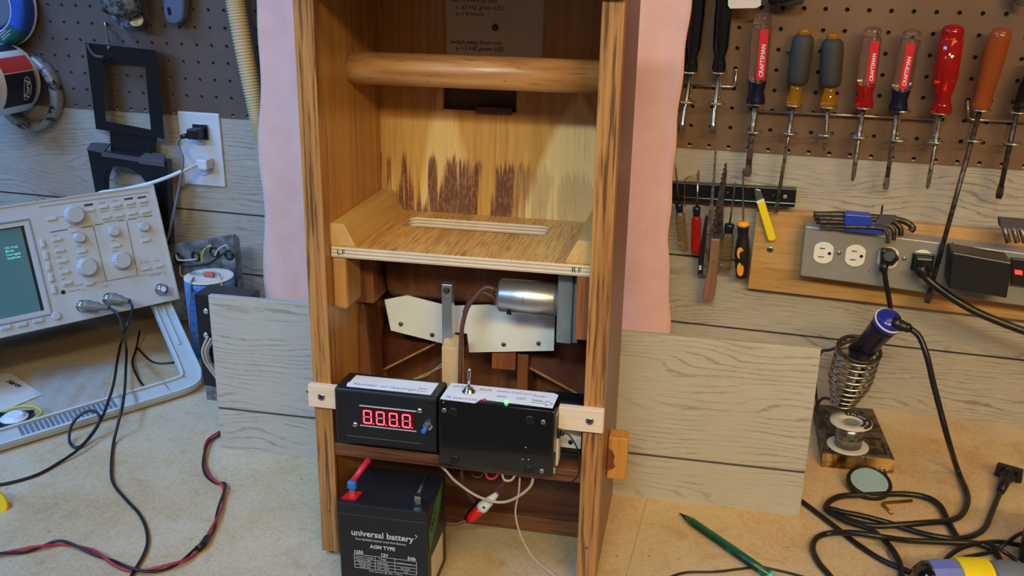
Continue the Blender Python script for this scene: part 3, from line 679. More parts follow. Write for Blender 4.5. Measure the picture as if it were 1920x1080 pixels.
single(MB().tube(catmull([C_(6.75, 2.0, 10.65), C_(6.6, 1.95, 10.9), C_(6.2, 1.9, 11.05), C_(5.72, 1.86, 10.7), C_(5.5, 1.85, 10.2)], 8), .06, 7), 'motor_lead', 'brown_wire', 'short brown lead looping to the lower motor terminal', 'cable')
mb = MB(); mb.tube(catmull([C_(2.2, 4.3, 5.6), C_(2.7, 4.2, 6.1), C_(3.3, 4.2, 6.35), C_(3.9, 4.1, 6.9), C_(4.4, 4.0, 7.3)], 8), .035); mb.tube(catmull([C_(2.25, 4.3, 5.5), C_(2.85, 4.2, 6.15), C_(3.25, 4.15, 6.42), C_(4.0, 4.1, 6.85), C_(4.4, 4.0, 7.2)], 8), .03)
single(mb, 'twisted_leads', 'white_wire', 'pair of thin pale wires behind the counter box', 'cable')

# ---- wires under the boxes
cable('white_cable', [C_(3.3, .95, 5.25), C_(3.8, .9, 4.35), C_(4.9, .6, 4.18), C_(5.6, .3, 3.75), C_(6.6, .2, 3.25), C_(7.6, .2, 3.2), C_(8.5, .3, 3.9), C_(8.6, .5, 4.6)], .055, 'white_wire', 'white cable sagging in a shallow curve below the control box')
cable('thin_cable', [C_(8.0, .9, 4.45), C_(8.05, .5, 3.6), C_(7.95, .4, 2.6), C_(8.25, .3, 1.6), C_(8.8, .3, .7), C_(9.6, .25, .12), C_(10.3, -.3, -.08), C_(11.5, -.6, -.1)], .04, 'white_wire', 'thin pale cable dropping from the middle rail to the bench')
cable('thin_black_lead', [C_(9.78, -.35, 6.68), C_(10.05, -.36, 6.6), C_(10.4, -.4, 6.0), C_(10.45, -.42, 5.2), C_(10.1, -.36, 4.6), C_(9.6, -.2, 4.25), C_(9.0, .0, 4.4), C_(8.8, .5, 4.45)], .03, 'black_rubber', 'thin black lead looping from the side of the control box')
cable('brown_cable', [C_(5.6, 1.2, 4.4), C_(5.5, 1.6, 3.2), C_(5.7, 2.0, 2.2), C_(6.1, 2.2, 1.6)], .09, 'brown_wire', 'thick brown cable hanging down behind the clips')
cable('battery_cable', [C_(4.6, .9, 1.9), C_(4.9, .8, 1.55), C_(5.5, 1.0, 1.45), C_(6.2, 1.5, 1.75), C_(6.6, 1.7, 2.4), C_(7.3, 1.5, 3.4), C_(7.6, 1.2, 4.4)], .085, 'brown_wire', 'dark brown cable running from behind the battery to the clips')
for x, m_, l_ in ((6.2, 'black_rubber', 'short black wire loop, leftmost of three under the middle rail'), (6.75, 'red_wire', 'short red wire loop, middle of three under the middle rail'), (7.4, 'white_wire', 'short tan wire loop, rightmost of three under the middle rail')):
    cable('wire_loop', [C_(x, .3, 4.40), C_(x + .15, .1, 4.21), C_(x + .4, .15, 4.2), C_(x + .55, .35, 4.38)], .05, m_, l_, group='wire loops under the middle rail')
AG = CAB @ T((5.9, 1.0, 1.5))
ac = thing('alligator_clip', 'red and white insulated alligator clip hanging beside the battery', 'clip', AG)
d0, d1 = V((.0, .0, .12)), V((1.15, .35, 1.35)); dn = (d1 - d0).normalized()
mb = MB(); mb.lathe(d0, d1, [(0, .12), (.2, .20), (.62, .22), (.75, .20)], 14); part(mb, 'red_boot', 'terminal_red', ac)
mb = MB(); mb.lathe(d0 + dn * .72, d1, [(0, .23), (.15, .25), (.5, .20), (.95, .09)], 14); wb = part(mb, 'white_sleeve', 'white_plastic', ac)
p = d0 + dn * 1.0 + V((-.02, -.245, 0)); mb = MB().box(p.x - .08, p.x + .08, p.y - .01, p.y + .01, p.z - .02, p.z + .02); mb.box(p.x - .02, p.x + .02, p.y - .01, p.y + .01, p.z - .08, p.z + .08); part(mb, 'plus_mark', 'ink', wb)
mb = MB(); mb.lathe(d0 + V((-.12, .14, -.05)), d1 + V((-.25, .14, .1)), [(0, .1), (.3, .17), (.9, .17), (1.2, .1)], 12); part(mb, 'black_boot', 'black_rubber', ac)

# ---- plank board standing behind the cabinet
PB = CAB @ T((-8.15, DP + .06, -.01)); mb = MB()
mb.box(0, 27.6, 0, .3, 0, 2.15); mb.box(0, 27.6, .04, .3, 2.15, 2.24); mb.box(0, 27.6, 0, .3, 2.24, 7.98)
single(mb, 'plank_panel', 'grey_paneling_board', 'long loose grey plank panel standing on edge behind the cabinet', 'panel', M=PB, bevel=.015)

# ---- battery
b0 = V((-15.02, -22.42, 0)); byaw = 0.088
BM = T(b0) @ Matrix.Rotation(byaw, 4, 'Z')
ba = thing('battery', 'black rectangular sealed battery in front of the cabinet with red terminal', 'battery', BM)
part(MB().box(0, 3.45, 0, 2.76, 0, 3.55), 'case', 'black_case', ba, bevel=.06, seg=3)
part(MB().box(-.01, 3.46, -.01, 2.77, 3.552, 4.0), 'lid', 'black_case', ba, bevel=.03)
F = lambda x, z: FACE((x, -.008, z))
mb = MB(); mb.text('universal battery', .36, F(.50, 2.66), bold=.006, depth=.003); mb.tube([(3.0, -.01, 2.98), (3.08, -.01, 2.93), (2.98, -.01, 2.80)], .012, 4)
mb.text('Non-Spillable Sealed Lead-Acid Battery', .125, F(.66, 2.47), depth=.003); mb.text('AGM TYPE', .21, F(1.22, 2.17), bold=.006, depth=.003)
mb.text('1250', .19, F(.56, 1.86), bold=.006, depth=.003); mb.text('12V', .19, F(1.62, 1.86), bold=.006, depth=.003); mb.text('5Ah', .19, F(2.68, 1.86), bold=.006, depth=.003)
for z in (1.82, 1.64, 1.50, 1.36, 1.22): mb.box(.58, 3.02, -.012, -.006, z - .008, z + .008)
for x in (.58, 1.40, 2.18, 3.02): mb.box(x - .008, x + .008, -.012, -.006, 1.22, 1.82)
for s_, x, z in (('Constant Voltage', .64, 1.70), ('Charge at 20C', .66, 1.54), ('Standby Use', .74, 1.40), ('Cyclic Use', .78, 1.255), ('Voltage', 1.55, 1.70), ('Regulation', 1.48, 1.54), ('13.6 - 13.8V', 1.46, 1.40), ('14.4 - 15.0V', 1.46, 1.255), ('Initial Current', 2.26, 1.62), ('No Limit', 2.4, 1.40), ('1.5A', 2.5, 1.255)):
    mb.text(s_, .098, F(x, z), depth=.003)
mb.text('C/D Capacity @ 20hr, 1.75V/c', .105, F(1.14, 1.10), depth=.003); mb.text('UB1250', .34, F(.62, .56), bold=.008, depth=.003)
part(mb, 'printed_lettering', 'silver_text', ba)
mb = MB(); mb.prism([(3.468, .25, 2.1), (3.468, 1.75, 3.0), (3.468, 2.3, 3.95), (3.468, 1.1, 3.75), (3.468, .15, 3.0)], (.01, 0, 0)); gt = part(mb, 'green_tape', 'tape_green', ba)
mb = MB(); mb.text('TEST', .42, FACE((3.482, .5, 2.75), (0, .8, .55), (0, -.55, .8)), depth=.002, bold=.01); part(mb, 'handwriting', 'ink', gt)
part(MB().box(3.452, 3.458, .5, 2.2, .4, 1.7), 'paper_label', 'paper_note', ba)
for x, red in ((.42, 1), (2.98, 0)):
    tb = part(MB().box(x - .10, x + .10, .52, .56, 4.0, 4.28), 'terminal_tab', 'chrome', ba)
    if red:
        part(MB().prism([(x - .32, .25, 4.0), (x + .24, .25, 4.0), (x + .30, .78, 4.0), (x - .2, .78, 4.0)], (0, 0, .06)), 'red_pad', 'terminal_red', tb, label='red plastic pad')
        cn = part(MB().box(x - .17, x + .17, .46, .70, 4.30, 4.62), 'spade_connector', 'terminal_blue', ba, bevel=.06, label='blue insulated spade connector')
        part(MB().cyl((x + .02, .6, 4.6), (x + .42, 1.35, 5.15), .11, .12), 'wire_sleeve', 'red_boot', cn)
    else:
        cn = part(MB().box(x - .13, x + .13, .44, .64, 4.1, 4.36), 'spade_connector', 'chrome', ba, bevel=.03)
        part(MB().cyl((x, .62, 4.36), (x + .1, 1.5, 4.6), .1, .1), 'wire_sleeve', 'black_rubber', cn)

# ================================================================== BACK, LEFT
# towel
def towel():
    mb = MB(); nx, nz = 90, 60; x0, x1 = -28.75, -5.25; zt, zb = 27.0, 0.9; vs = []; fs = []
    for j in range(nz + 1):
        t = j / nz; z = zt + (zb - zt) * t
        for i in range(nx + 1):
            u_ = i / nx; xl = x0 - 0.9 * max(0, (20 - z)) / 18 + .10 * math.sin(z * .9); xr = (-5.30 - .30 * max(0, min(1, (21 - z) / 6)) if z > 9 else -5.60 + .42 * min(1, (9 - z) / 5)) + .04 * math.sin(z * 1.9)
            x = xl + (xr - xl) * u_
            y = -1.7 - .28 * math.sin(u_ * 17 + .3 * math.sin(z * .2)) - .12 * math.sin(u_ * 41 + z * .15) - .10 * math.sin(z * .6 + u_ * 9)
            vs.append((x, y, z))
    for j in range(nz):
        for i in range(nx): a = j * (nx + 1) + i; fs.append((a, a + 1, a + nx + 2, a + nx + 1))
    mb.add(vs, fs, True)
    o = single(mb, 'towel', 'towel_pink', 'large pale pink towel hanging down behind the wooden cabinet', 'towel')
    s_ = o.modifiers.new('thick', 'SOLIDIFY'); s_.thickness = .12 * S; s_.offset = 1
towel()
# corrugated hose
hp = catmull([ony(436, -60, -1.0), ony(441, 0, -1.0), ony(462, 115, -1.0), ony(484, 220, -1.0), ony(496, 276, -1.0)], 60)
hose = thing('corrugated_hose', 'cream corrugated hose hanging on the pegboard left of the pink towel', 'hose', T(hp[-1]))
N_ = len(hp)
part(MB().tube(hp, .5, 18, rad=lambda t: .53 - .08 * t + (.045 if int(t * N_) % 3 else -.05)), 'hose_tube', 'hose_cream', hose, world=True)
part(MB().cyl(hp[-1], hp[-1] + (hp[-1] - hp[-8]).normalized() * .42, .40, .38), 'white_cuff', 'white_plastic', hose, world=True)

# outlet plate with two plugs
P0 = T((-34.23, 0.07, 9.36))
op = thing('wall_outlet', 'white two-socket wall outlet plate beside the black stand', 'outlet', P0)
part(MB().box(-1.42, 1.42, -.14, 0, 0, 4.5), 'cover_plate', 'outlet_white', op, bevel=.06)
for z in (3.2, 1.32): part(MB().lathe((0, -.14, z), (0, -1, z), [(0, .66), (.04, .66), (.06, .62)], 24), 'socket_face', 'outlet_white', op)
for z in (4.22, .3):
    mb = MB(); screwhead(mb, (0, -.14, z), (0, -1, 0), .07, .02); part(mb, 'screw', 'outlet_white', op)
pm = ony(364, 252, -.9); BP = T(pm)
bp_ = thing('power_plug', 'black plug with a grey cord in the upper socket of the white outlet', 'plug', BP)
part(MB().box(-.36, .36, -.25, .69, -.28, .34), 'plug_body', 'black_plastic', bp_, bevel=.07)
part(MB().box(-.5, .5, .62, .72, -.42, .48), 'plug_flange', 'black_plastic', bp_, bevel=.02)
part(MB().cyl((-.3, -.1, -.05), (-.72, -.35, -.15), .17, .12), 'strain_relief', 'black_rubber', bp_)
c0 = pm + V((-.68, -.33, -.14))
part(MB().tube(catmull([c0, c0 + V((-.28, -.1, -.5)), ony(343, 300, -1.6), ony(334, 360, -1.7), ony(323, 410, -1.9), ony(315, 445, -2.0), ony(300, 480, -2.2)], 8), .085), 'cord', 'tool_grey', bp_, world=True, label='grey cord')
pm = ony(381, 308, -.75)
wp = thing('power_plug', 'white plug with a white cord in the lower socket of the white outlet', 'plug', T(pm))
part(MB().box(-.35, .35, -.2, .54, -.30, .30), 'plug_body', 'outlet_white', wp, bevel=.06)
part(MB().tube(catmull([pm + V((-.3, -.05, 0)), ony(352, 316, -1.4), ony(325, 328, -1.85), ony(290, 341, -2.2), ony(255, 350, -2.5), ony(220, 357, -2.7), ony(190, 361, -2.9), ony(170, 372, -2.9)], 8), .12), 'cord', 'outlet_white', wp, world=True)

# black stand hanging from a hook
def px(poly, Y, d, name='', mbx=None):
    mb_ = mbx or MB(); mb_.prism([ony(x, y, Y) for x, y in poly], (0, d, 0)); return mb_
hk = single(MB().tube(catmull([ony(197, 44, .2), ony(197, 43, -.5), ony(198, 50, -.62), ony(203, 85, -.62), ony(204, 96, -.9), ony(203, 88, -1.3)], 6), .085), 'peg_hook', 'zinc_wire', 'thin steel peg hook carrying the black stand', 'hook')
st = thing('black_stand', 'black plastic open frame stand hanging on a peg hook above the oscilloscope', 'stand', T(ony(240, 260, -.6)))
mb = MB()
o4 = [(160, 80), (292, 94), (309, 261), (180, 242)]; i4 = [(189, 107), (271, 115), (283, 243), (199, 227)]
vs = [ony(x, y, yy) for yy in (-1.2, -.5) for x, y in o4 + i4]; fs = []
for k in range(4):
    j = (k + 1) % 4; fs += [(k, j, 4 + j, 4 + k), (8 + k, 12 + k, 12 + j, 8 + j), (k, 8 + k, 8 + j, j), (4 + k, 4 + j, 12 + j, 12 + k)]
mb.add(vs, fs)
part(mb, 'upper_frame', 'black_paint', st, world=True)
mb = MB(); mb.prism([ony(161, 79, -1.22), ony(292, 93, -1.22), ony(292, 93, -.5), ony(161, 79, -.5)], (0, 0, .02)); part(mb, 'dusty_ledge', 'dusty_black', st, world=True)
part(MB().tube(catmull([ony(164, 82, -1.28), ony(170, 95, -1.28), ony(180, 105, -1.28), ony(194, 107, -1.28)], 6), .09), 'corner_lip', 'dusty_black', st, world=True)
part(px([(205, 238), (287, 248), (282, 300), (207, 290)], -1.0, .5), 'neck', 'black_paint', st, world=True, bevel=.05)
part(px([(163, 280), (196, 286), (300, 300), (312, 301), (320, 500), (302, 500), (292, 420), (285, 368), (276, 346), (262, 328), (240, 315), (216, 311), (201, 318), (195, 335), (194, 400), (186, 400)], -1.5, .55), 'arched_base', 'black_paint', st, world=True, bevel=.04)
part(MB().prism([ony(163, 281, -1.5), ony(196, 286, -1.5), ony(207, 272, -.6), ony(172, 270, -.6)], (0, 0, .1)), 'left_shoulder', 'dusty_black', st, world=True)
part(MB().prism([ony(258, 297, -1.7), ony(308, 303, -1.7), ony(310, 289, -.8), ony(276, 283, -.8)], (0, 0, -.35)), 'right_shoulder', 'dusty_black', st, world=True, bevel=.04)
part(px([(190, 285), (262, 296), (262, 304), (190, 293)], -1.62, .1), 'front_lip', 'dusty_black', st, world=True)

# tape roll, oil filter and worn ring
q_ = ony(-22, 10, -1.4); tc_ = V((q_.x, -.28, q_.z)); r1 = 2.45
tr = thing('tape_roll', 'blue roll with green printed label hanging at the upper left', 'roll', T(tc_ - V((0, 0, r1))))
c = V((0, 0, r1)); DN_ = V((0, -3, 0))
part(MB().lathe(c, c + DN_, [(0, r1 - .04), (.25, r1), (.85, r1), (1.0, r1 - .10), (1.1, r1 - .30), (1.12, 1.62), (1.0, 1.5), (0, 1.5)], 64, caps=False), 'tape_band', 'blue_tape', tr)
part(MB().lathe(c, c + DN_, [(-.02, r1 - .1), (-.02, r1 + .05), (.1, r1 + .05), (.12, r1 - .1)], 64, caps=False), 'pale_edge', 'tape_side', tr)
part(MB().lathe(c, c + DN_, [(.95, 1.50), (1.13, 1.56), (1.14, 1.62), (1.10, 1.64)], 48, caps=False), 'inner_rim', 'tape_side', tr)
part(MB().lathe(c, c + DN_, [(0.0, 1.42), (.55, 1.42), (.7, 1.2)], 40), 'core', 'grey_core', tr)
mb = MB(); vs = []; fs = []
for k in range(15):
    a = R(-100 + 62 * k / 14)
    for rr_, yy in ((1.68, -1.135), (r1 - .31, -1.115), (r1 - .10, -1.02), (r1 + .012, -.86), (r1 + .012, -.3)): vs.append((rr_ * math.cos(a), yy, c.z + rr_ * math.sin(a)))
for k in range(14):
    for q_ in range(4): a = k * 5 + q_; fs.append((a, a + 1, a + 6, a + 5))
mb.add(vs, fs, True); lb = part(mb, 'printed_label', 'label_green', tr)
for s_, rr_ in (('All Purpose', 1.78), ('Premium Painters', 1.93), ('Multi-Surface', 2.08)):
    a = R(-58); part(MB().text(s_, .13, FACE((rr_ * math.cos(a) - .42, -1.145, c.z + rr_ * math.sin(a) - .24), (.85, 0, .53), (-.53, 0, .85)), depth=.002), 'label_lettering', 'label_white', lb)

fc = ony(8, 148, -1.4); fr_ = 2.12
of = thing('oil_filter', 'white, red and navy labelled oil filter canister at the left edge', 'canister', T((fc.x, 0, fc.z - fr_)))
c = V((0, -.55, fr_))
part(MB().lathe(c, c + V((0, -3, 0)), [(0, 1.85), (.12, 2.02), (.3, fr_ - .02), (3.7, fr_ - .02), (3.9, 2.0), (4.0, 1.8)], 48), 'canister_body', 'label_white', of)
def band(a0, a1, y0, y1, mat, nm, root, rad=fr_, n=16):
    vs = []; fs = []
    for k in range(n + 1):
        a = R(a0 + (a1 - a0) * k / n)
        for yy in (y0, y1): vs.append((rad * math.cos(a), c.y - yy, c.z + rad * math.sin(a)))
    for k in range(n): fs.append((2 * k, 2 * k + 1, 2 * k + 3, 2 * k + 2))
    return part(MB().add(vs, fs, True), nm, mat, root)
band(-42, 16, .62, 3.0, 'label_navy', 'navy_band', of); band(18, 44, .55, 3.0, 'label_red', 'red_band', of); band(58, 80, .6, 2.9, 'label_navy', 'upper_band', of)
band(-42, 16, .50, .55, 'label_navy', 'thin_line', of)
part(MB().lathe(c + V((0, -3.72, 0)), c + V((0, -9, 0)), [(0, fr_ + .06), (.5, fr_ + .06), (.6, 1.9), (.6, 1.2)], 40), 'front_cap', 'black_plastic', of)
a = R(-12); n_ax = V((math.cos(a), 0, math.sin(a))); tz = V((-math.sin(a), 0, math.cos(a)))
def wrap(mb_, pts_rad=fr_ + .012):
    out = []
    for v in mb_.v:   # v.x along the arc, v.y along the canister
        th = v.x / fr_ + R(-12); out.append(V((pts_rad * math.cos(th), c.y - v.y, c.z + pts_rad * math.sin(th))))
    mb_.v = out; return mb_
mb = MB(); el = [(.72 * math.cos(t * math.pi / 16), 1.35 + .30 * math.sin(t * math.pi / 16), 0) for t in range(32)]; mb.tube(el, .022, 4, closed=True)
mb.text('Ford', .55, FACE((-.60, 1.18, 0), (1, 0, 0), (0, 1, 0)), shear=.35, depth=.001, bold=.01)
part(wrap(mb), 'oval_emblem', 'label_white', of, label='white oval emblem reading Ford')
rc = ony(52, 172, -.35)
rg = single(MB().lathe(rc + V((0, .25, 0)), rc - V((0, 3, 0)), [(0, 2.42), (.5, 2.45), (.62, 2.36), (.66, 2.1), (.6, 1.92), (.3, 1.84), (0, 1.84)], 56, caps=False), 'metal_ring', 'worn_ring', 'worn black and white metal ring hanging behind the canister', 'ring')

# grimy aluminium tool and grey handle at the top
gt_ = thing('clamp_lamp', 'grimy aluminium tool with a round knob at the top of the left pegboard', 'tool', T(ony(235, 20, -.5)))
b_ = ony(230, -6, -1.6)
mb = MB(); mb.lathe(b_ + V((-.15, .4, 1.8)), b_ + V((.15, -.3, -1.0)), [(0, .9), (.8, 1.12), (1.6, 1.14), (2.3, 1.02), (2.75, .8), (3.0, .4), (3.06, .05)], 32); part(mb, 'metal_body', 'dirty_aluminium', gt_, world=True)
cc = ony(231, 20, -1.55); part(MB().torus(cc, (.12, -.35, -1), 1.05, .10, 36, 8), 'collar', 'old_steel', gt_, world=True)
mb = MB(); px([(184, 0), (196, 6), (226, 42), (244, 36), (262, 30), (262, 44), (228, 54), (222, 46)], -.7, .12, mbx=mb); part(mb, 'strap', 'dirty_aluminium', gt_, world=True)
part(MB().cyl(ony(255, 37, -1.3), ony(264, 46, -.3), .42, .44, 24), 'knob', 'old_steel', gt_, world=True, bevel=.05)
hd = thing('grey_tool', 'blue-grey plastic handle with a slot hanging at the top left', 'handle tool', T(ony(325, 20, -.4)))
mb = MB(); q_ = [(302, -60), (346, -55), (344, 22), (343, 34), (337, 42), (328, 46), (318, 45), (310, 39), (307, 30), (305, 15)]; px(q_, -.95, .6, mbx=mb); part(mb, 'grip', 'grey_handle', hd, world=True, bevel=.14, seg=4)
mb = MB(); px([(313, 15), (316, 13), (319, 15), (321, 26), (318, 29), (315, 27)], -.975, .05, mbx=mb); part(mb, 'slot', 'navy_plastic', hd, world=True)

# ------------------------------------------------------------------ oscilloscope
sy = 0.962; stl = 0.325
wv = V((math.cos(sy), math.sin(sy), 0)); nv = V((math.sin(sy), -math.cos(sy), 0)); up = (-nv * math.sin(stl) + V((0, 0, math.cos(stl)))).normalized(); nf = wv.cross(up)
SC = Matrix.Identity(4); sp0 = V((-34.37, -3.72, 3.22))
for i in range(3): SC[i][0] = wv[i]; SC[i][1] = -nf[i]; SC[i][2] = up[i]; SC[i][3] = sp0[i]
SCI = SC.inverted()
def sf(x, y, off=0.0):      # pixel -> local point on the scope's front
    q = SCI @ onpl(x, y, sp0 + nf * off, nf); return q
def s3(x, y, off=0.0): return sf(x / 3.0, 280 + y / 3.0, off)
osc = thing('oscilloscope', 'beige bench oscilloscope with a teal screen and many knobs', 'oscilloscope', SC)
part(MB().prism([(-14.3, .3, .12), (-.02, .3, .12), (-.02, 2.2, .12), (-4, 9.0, .12), (-14.3, 9.0, .12)], (0, 0, 6.73)), 'housing', 'beige_dark', osc, bevel=.1)
q0, q1 = s3(0, 445), s3(250, 890); sx1_ = (s3(135, 430).x + s3(250, 890).x) / 2; sz0 = s3(250, 905).z; sz1 = s3(135, 428).z; sx0_ = sx1_ - 5.6
fb = MB()
for a in ((-14.4, sx0_, 0, 6.95), (sx1_, .02, 0, 6.95), (sx0_, sx1_, 0, sz0), (sx0_, sx1_, sz1, 6.95)): fb.box(a[0], a[1], 0, .45, a[2], a[3])
part(fb, 'front_bezel', 'beige_light', osc)
fb = MB()
for a in ((-14.4, .02, 6.86, 6.98), (-14.4, .02, -.03, .06)): fb.box(a[0], a[1], -.05, .5, a[2], a[3])
fb.box(-.10, .06, -.05, .5, -.03, 6.98); part(fb, 'outer_rim', 'beige_plastic', osc, bevel=.03)
# sloping screen surround
mb = MB(); b0_, b1_, d_ = .32, .0, .28
o_ = [(sx0_ - .3, sz0 - .3), (sx1_ + .3, sz0 - .3), (sx1_ + .3, sz1 + .3), (sx0_ - .3, sz1 + .3)]; i_ = [(sx0_, sz0), (sx1_, sz0), (sx1_, sz1), (sx0_, sz1)]
mb.add([(x, -.06, z) for x, z in o_] + [(x, .2, z) for x, z in i_], [(k, (k + 1) % 4, 4 + (k + 1) % 4, 4 + k) for k in range(4)])
mb.add([(x, -.06, z) for x, z in o_] + [(x + (-.05 if k in (0, 3) else .05), 0.001, z + (-.05 if k < 2 else .05)) for k, (x, z) in enumerate(o_)], [(k, 4 + k, 4 + (k + 1) % 4, (k + 1) % 4) for k in range(4)])
part(mb, 'screen_surround', 'screen_bezel', osc)
scr = part(MB().box(sx0_, sx1_, .16, .3, sz0, sz1), 'screen', 'crt_glass', osc)
part(MB().box(sx1_ - .16, sx1_, .15, .17, sz0, sz1).box(sx0_, sx1_, .15, .17, sz1 - .05, sz1), 'screen_edge', 'black_plastic', scr)
mb = MB(); p_ = s3(30, 560)
for k, s_ in enumerate(('Ch1 Freq', '83 Hz', 'Low signal', 'amplitude')): mb.text(s_, .17, FACE((p_.x, .145, p_.z - .02 - k * .19)), depth=.001)
part(mb, 'screen_text', 'crt_text', scr)
def knob(x, y, r, h=.42):
    p = s3(x, y); k_ = part(MB().lathe((p.x, 0, p.z), (p.x, -1, p.z), [(0, r * 1.12), (.10, r * 1.1), (.12, r), (h, r * .93), (h + .03, r * .85)], 28), 'knob', 'beige_plastic', osc)
    m2 = MB()
    for k in range(20):
        a = 2 * math.pi * k / 20; m2.box(-.012, .012, -h, -.12, r * .95, r * 1.02) if False else None
        ca_, sa_ = math.cos(a), math.sin(a); m2.prism([(p.x + r * .97 * ca_ - .012 * sa_, -.12, p.z + r * .97 * sa_ + .012 * ca_), (p.x + r * .97 * ca_ + .012 * sa_, -.12, p.z + r * .97 * sa_ - .012 * ca_), (p.x + r * 1.03 * ca_, -.12, p.z + r * 1.03 * sa_)], (0, -h + .14, 0))
    part(m2, 'grip_ribs', 'beige_dark', k_)
for x, y, r in ((417, 370, .50), (447, 498, .28), (639, 463, .28), (807, 435, .28), (489, 664, .50), (682, 626, .50)): knob(x, y, r, .4 if r > .4 else .3)
for x, y in ((289, 392), (505, 342), (580, 325), (655, 315), (730, 302), (803, 292), (596, 383), (668, 373), (743, 360), (818, 350), (318, 508), (335, 570), (350, 630), (363, 692), (378, 752), (460, 575), (652, 543), (818, 513), (818, 672), (892, 657), (503, 757)):
    p = s3(x, y); part(MB().box(p.x - .26, p.x + .26, -.09, .01, p.z - .09, p.z + .09), 'button', 'beige_light', osc, bevel=.04)
for x, y in ((238, 530), (257, 597), (270, 660), (286, 722), (301, 788)):
    p = s3(x, y); part(MB().box(p.x - .13, p.x + .13, -.11, .01, p.z - .24, p.z + .24), 'side_button', 'beige_light', osc, bevel=.06)
for x, y in ((-55, 1022), (32, 1003), (123, 985), (213, 963)):
    p = s3(x, y); part(MB().box(p.x - .27, p.x + .27, -.10, .01, p.z - .11, p.z + .11), 'lower_button', 'beige_light', osc, bevel=.05)
p = s3(316, 936); part(MB().lathe((p.x, 0, p.z), (p.x, -1, p.z), [(0, .24), (.09, .24), (.12, .19)], 24), 'power_button', 'beige_light', osc)
pr = MB()
def line3(a, b, t=.02):
    p, q = s3(*a), s3(*b); d = (q - p).normalized(); e = V((0, -1, 0)).cross(d) * t; m_ = V((0, -.006, 0)); pr.prism([p - e + m_, q - e + m_, q + e + m_, p + e + m_], (0, .004, 0))
for a, b, t in (((525, 430), (598, 742), .022), ((712, 400), (775, 705), .022), ((280, 467), (380, 450), .035), ((455, 441), (520, 430), .035), ((535, 425), (580, 418), .035), ((665, 403), (700, 397), .035), ((720, 395), (770, 388), .035), ((815, 380), (855, 373), .035), ((220, 325), (838, 240), .018), ((355, 778), (930, 690), .012), ((930, 690), (935, 715), .012), ((315, 385), (365, 377), .012), ((598, 742), (775, 705), .012)):
    line3(a, b, t)
part(pr, 'printed_rule', 'label_grey', osc)
ed = (s3(803, 292) - s3(580, 325)).normalized(); uu = V((0, -1, 0)).cross(ed); uu = -uu if uu.z < 0 else uu
pr = MB()
for s_, x, y, z_ in (('MEASURE', 472, 322, 0), ('CURSOR', 552, 306, 0), ('UTILITY', 628, 294, 0), ('SAVE', 706, 283, 0), ('ACQUIRE', 774, 273, 0), ('DISPLAY', 565, 354, 0), ('HARDCOPY', 640, 344, 0), ('RUN/STOP', 716, 332, 0), ('AUTOSET', 792, 322, 0), ('VERTICAL', 385, 440, 1), ('HORIZONTAL', 585, 412, 1), ('TRIGGER', 772, 384, 1), ('CH 1', 300, 488, 0), ('CH 2', 306, 548, 0), ('MATH', 318, 610, 0), ('REF 1', 333, 672, 0), ('REF 2', 346, 732, 0), ('POSITION', 400, 472, 0), ('VOLTS/DIV', 430, 612, 0), ('SEC/DIV', 632, 577, 0), ('LEVEL', 778, 410, 0), ('MENU', 430, 548, 0), ('MENU', 625, 517, 0), ('SLOPE', 792, 492, 0), ('SET TO 50%', 788, 640, 0), ('FORCE', 868, 630, 0), ('CH 1', 460, 795, 1), ('CH 2', 580, 775, 1), ('EXT TRIG', 850, 714, 1), ('PROBE COMP', 385, 802, 0)):
    p = s3(x, y); part(MB().text(s_, .13 if z_ else .105, FACE(p + V((0, -.006, -.03)), ed, uu), depth=.002), 'printed_word', 'label_grey', osc)
for x, y in ((498, 312), (723, 278), (797, 270)):
    p = s3(x, y); part(MB().box(p.x - .25, p.x + .25, -.008, 0, p.z - .05, p.z + .05), 'dark_label', 'ink', osc)
for x, y, cn_ in ((462, 882, 1), (610, 842, 1), (903, 788, 0)):
    p = s3(x, y); bn = part(MB().lathe((p.x, 0, p.z), (p.x, -1, p.z), [(0, .36), (.08, .36), (.1, .26), (.14, .30), (.5, .30), (.52, .22)], 24), 'input_socket', 'chrome', osc)
    part(MB().cyl((p.x, -.5, p.z), (p.x, -.54, p.z), .15), 'socket_core', 'label_white' if not cn_ else 'black_plastic', bn)
mb = MB(); p = s3(355, 804); mb.cyl((p.x, 0, p.z), (p.x, -.02, p.z), .12); part(mb, 'maker_mark', 'ink', osc)
# tilted carry handle resting on the bench
h1 = onz(388, 724, .22); h2 = onz(0, 842, .22); h2 = h1 + (h2 - h1) * 1.9
pe = onpl(314, 560, sp0 - nf * 1.2, nf); bar = (h2 - h1).normalized(); arm = (pe - h1).normalized()
corner = [pe, pe * .5 + h1 * .5 + arm * .6, h1 + arm * 1.7, h1 + arm * .95 + bar * .06, h1 + arm * .34 + bar * .34, h1 + bar * 1.0 + arm * .05, h1 + bar * 1.9, h1 + bar * 4, h2]
hn = bar.cross(arm).normalized(); inn = (bar + arm).normalized()
def sweep(pts, wid, thick, off=0.0, lift=0.0):
    mbx = MB(); P = [V(p) for p in pts]; vs = []; fs = []; n = len(P)
    for i in range(n):
        t = (P[min(i + 1, n - 1)] - P[max(i - 1, 0)]).normalized(); sd = hn.cross(t).normalized()
        if sd.dot(inn) < 0: sd = -sd
        for a, b in ((off, lift), (off + wid, lift), (off + wid, lift + thick), (off, lift + thick)): vs.append(P[i] + sd * a + hn * b)
    for i in range(n - 1):
        for k in range(4): j = (k + 1) % 4; fs.append((i * 4 + k, i * 4 + j, i * 4 + 4 + j, i * 4 + 4 + k))
    fs += [(0, 1, 2, 3), tuple(4 * (n - 1) + k for k in (3, 2, 1, 0))]; mbx.add(vs, fs); return mbx
cs = catmull(corner, 6)
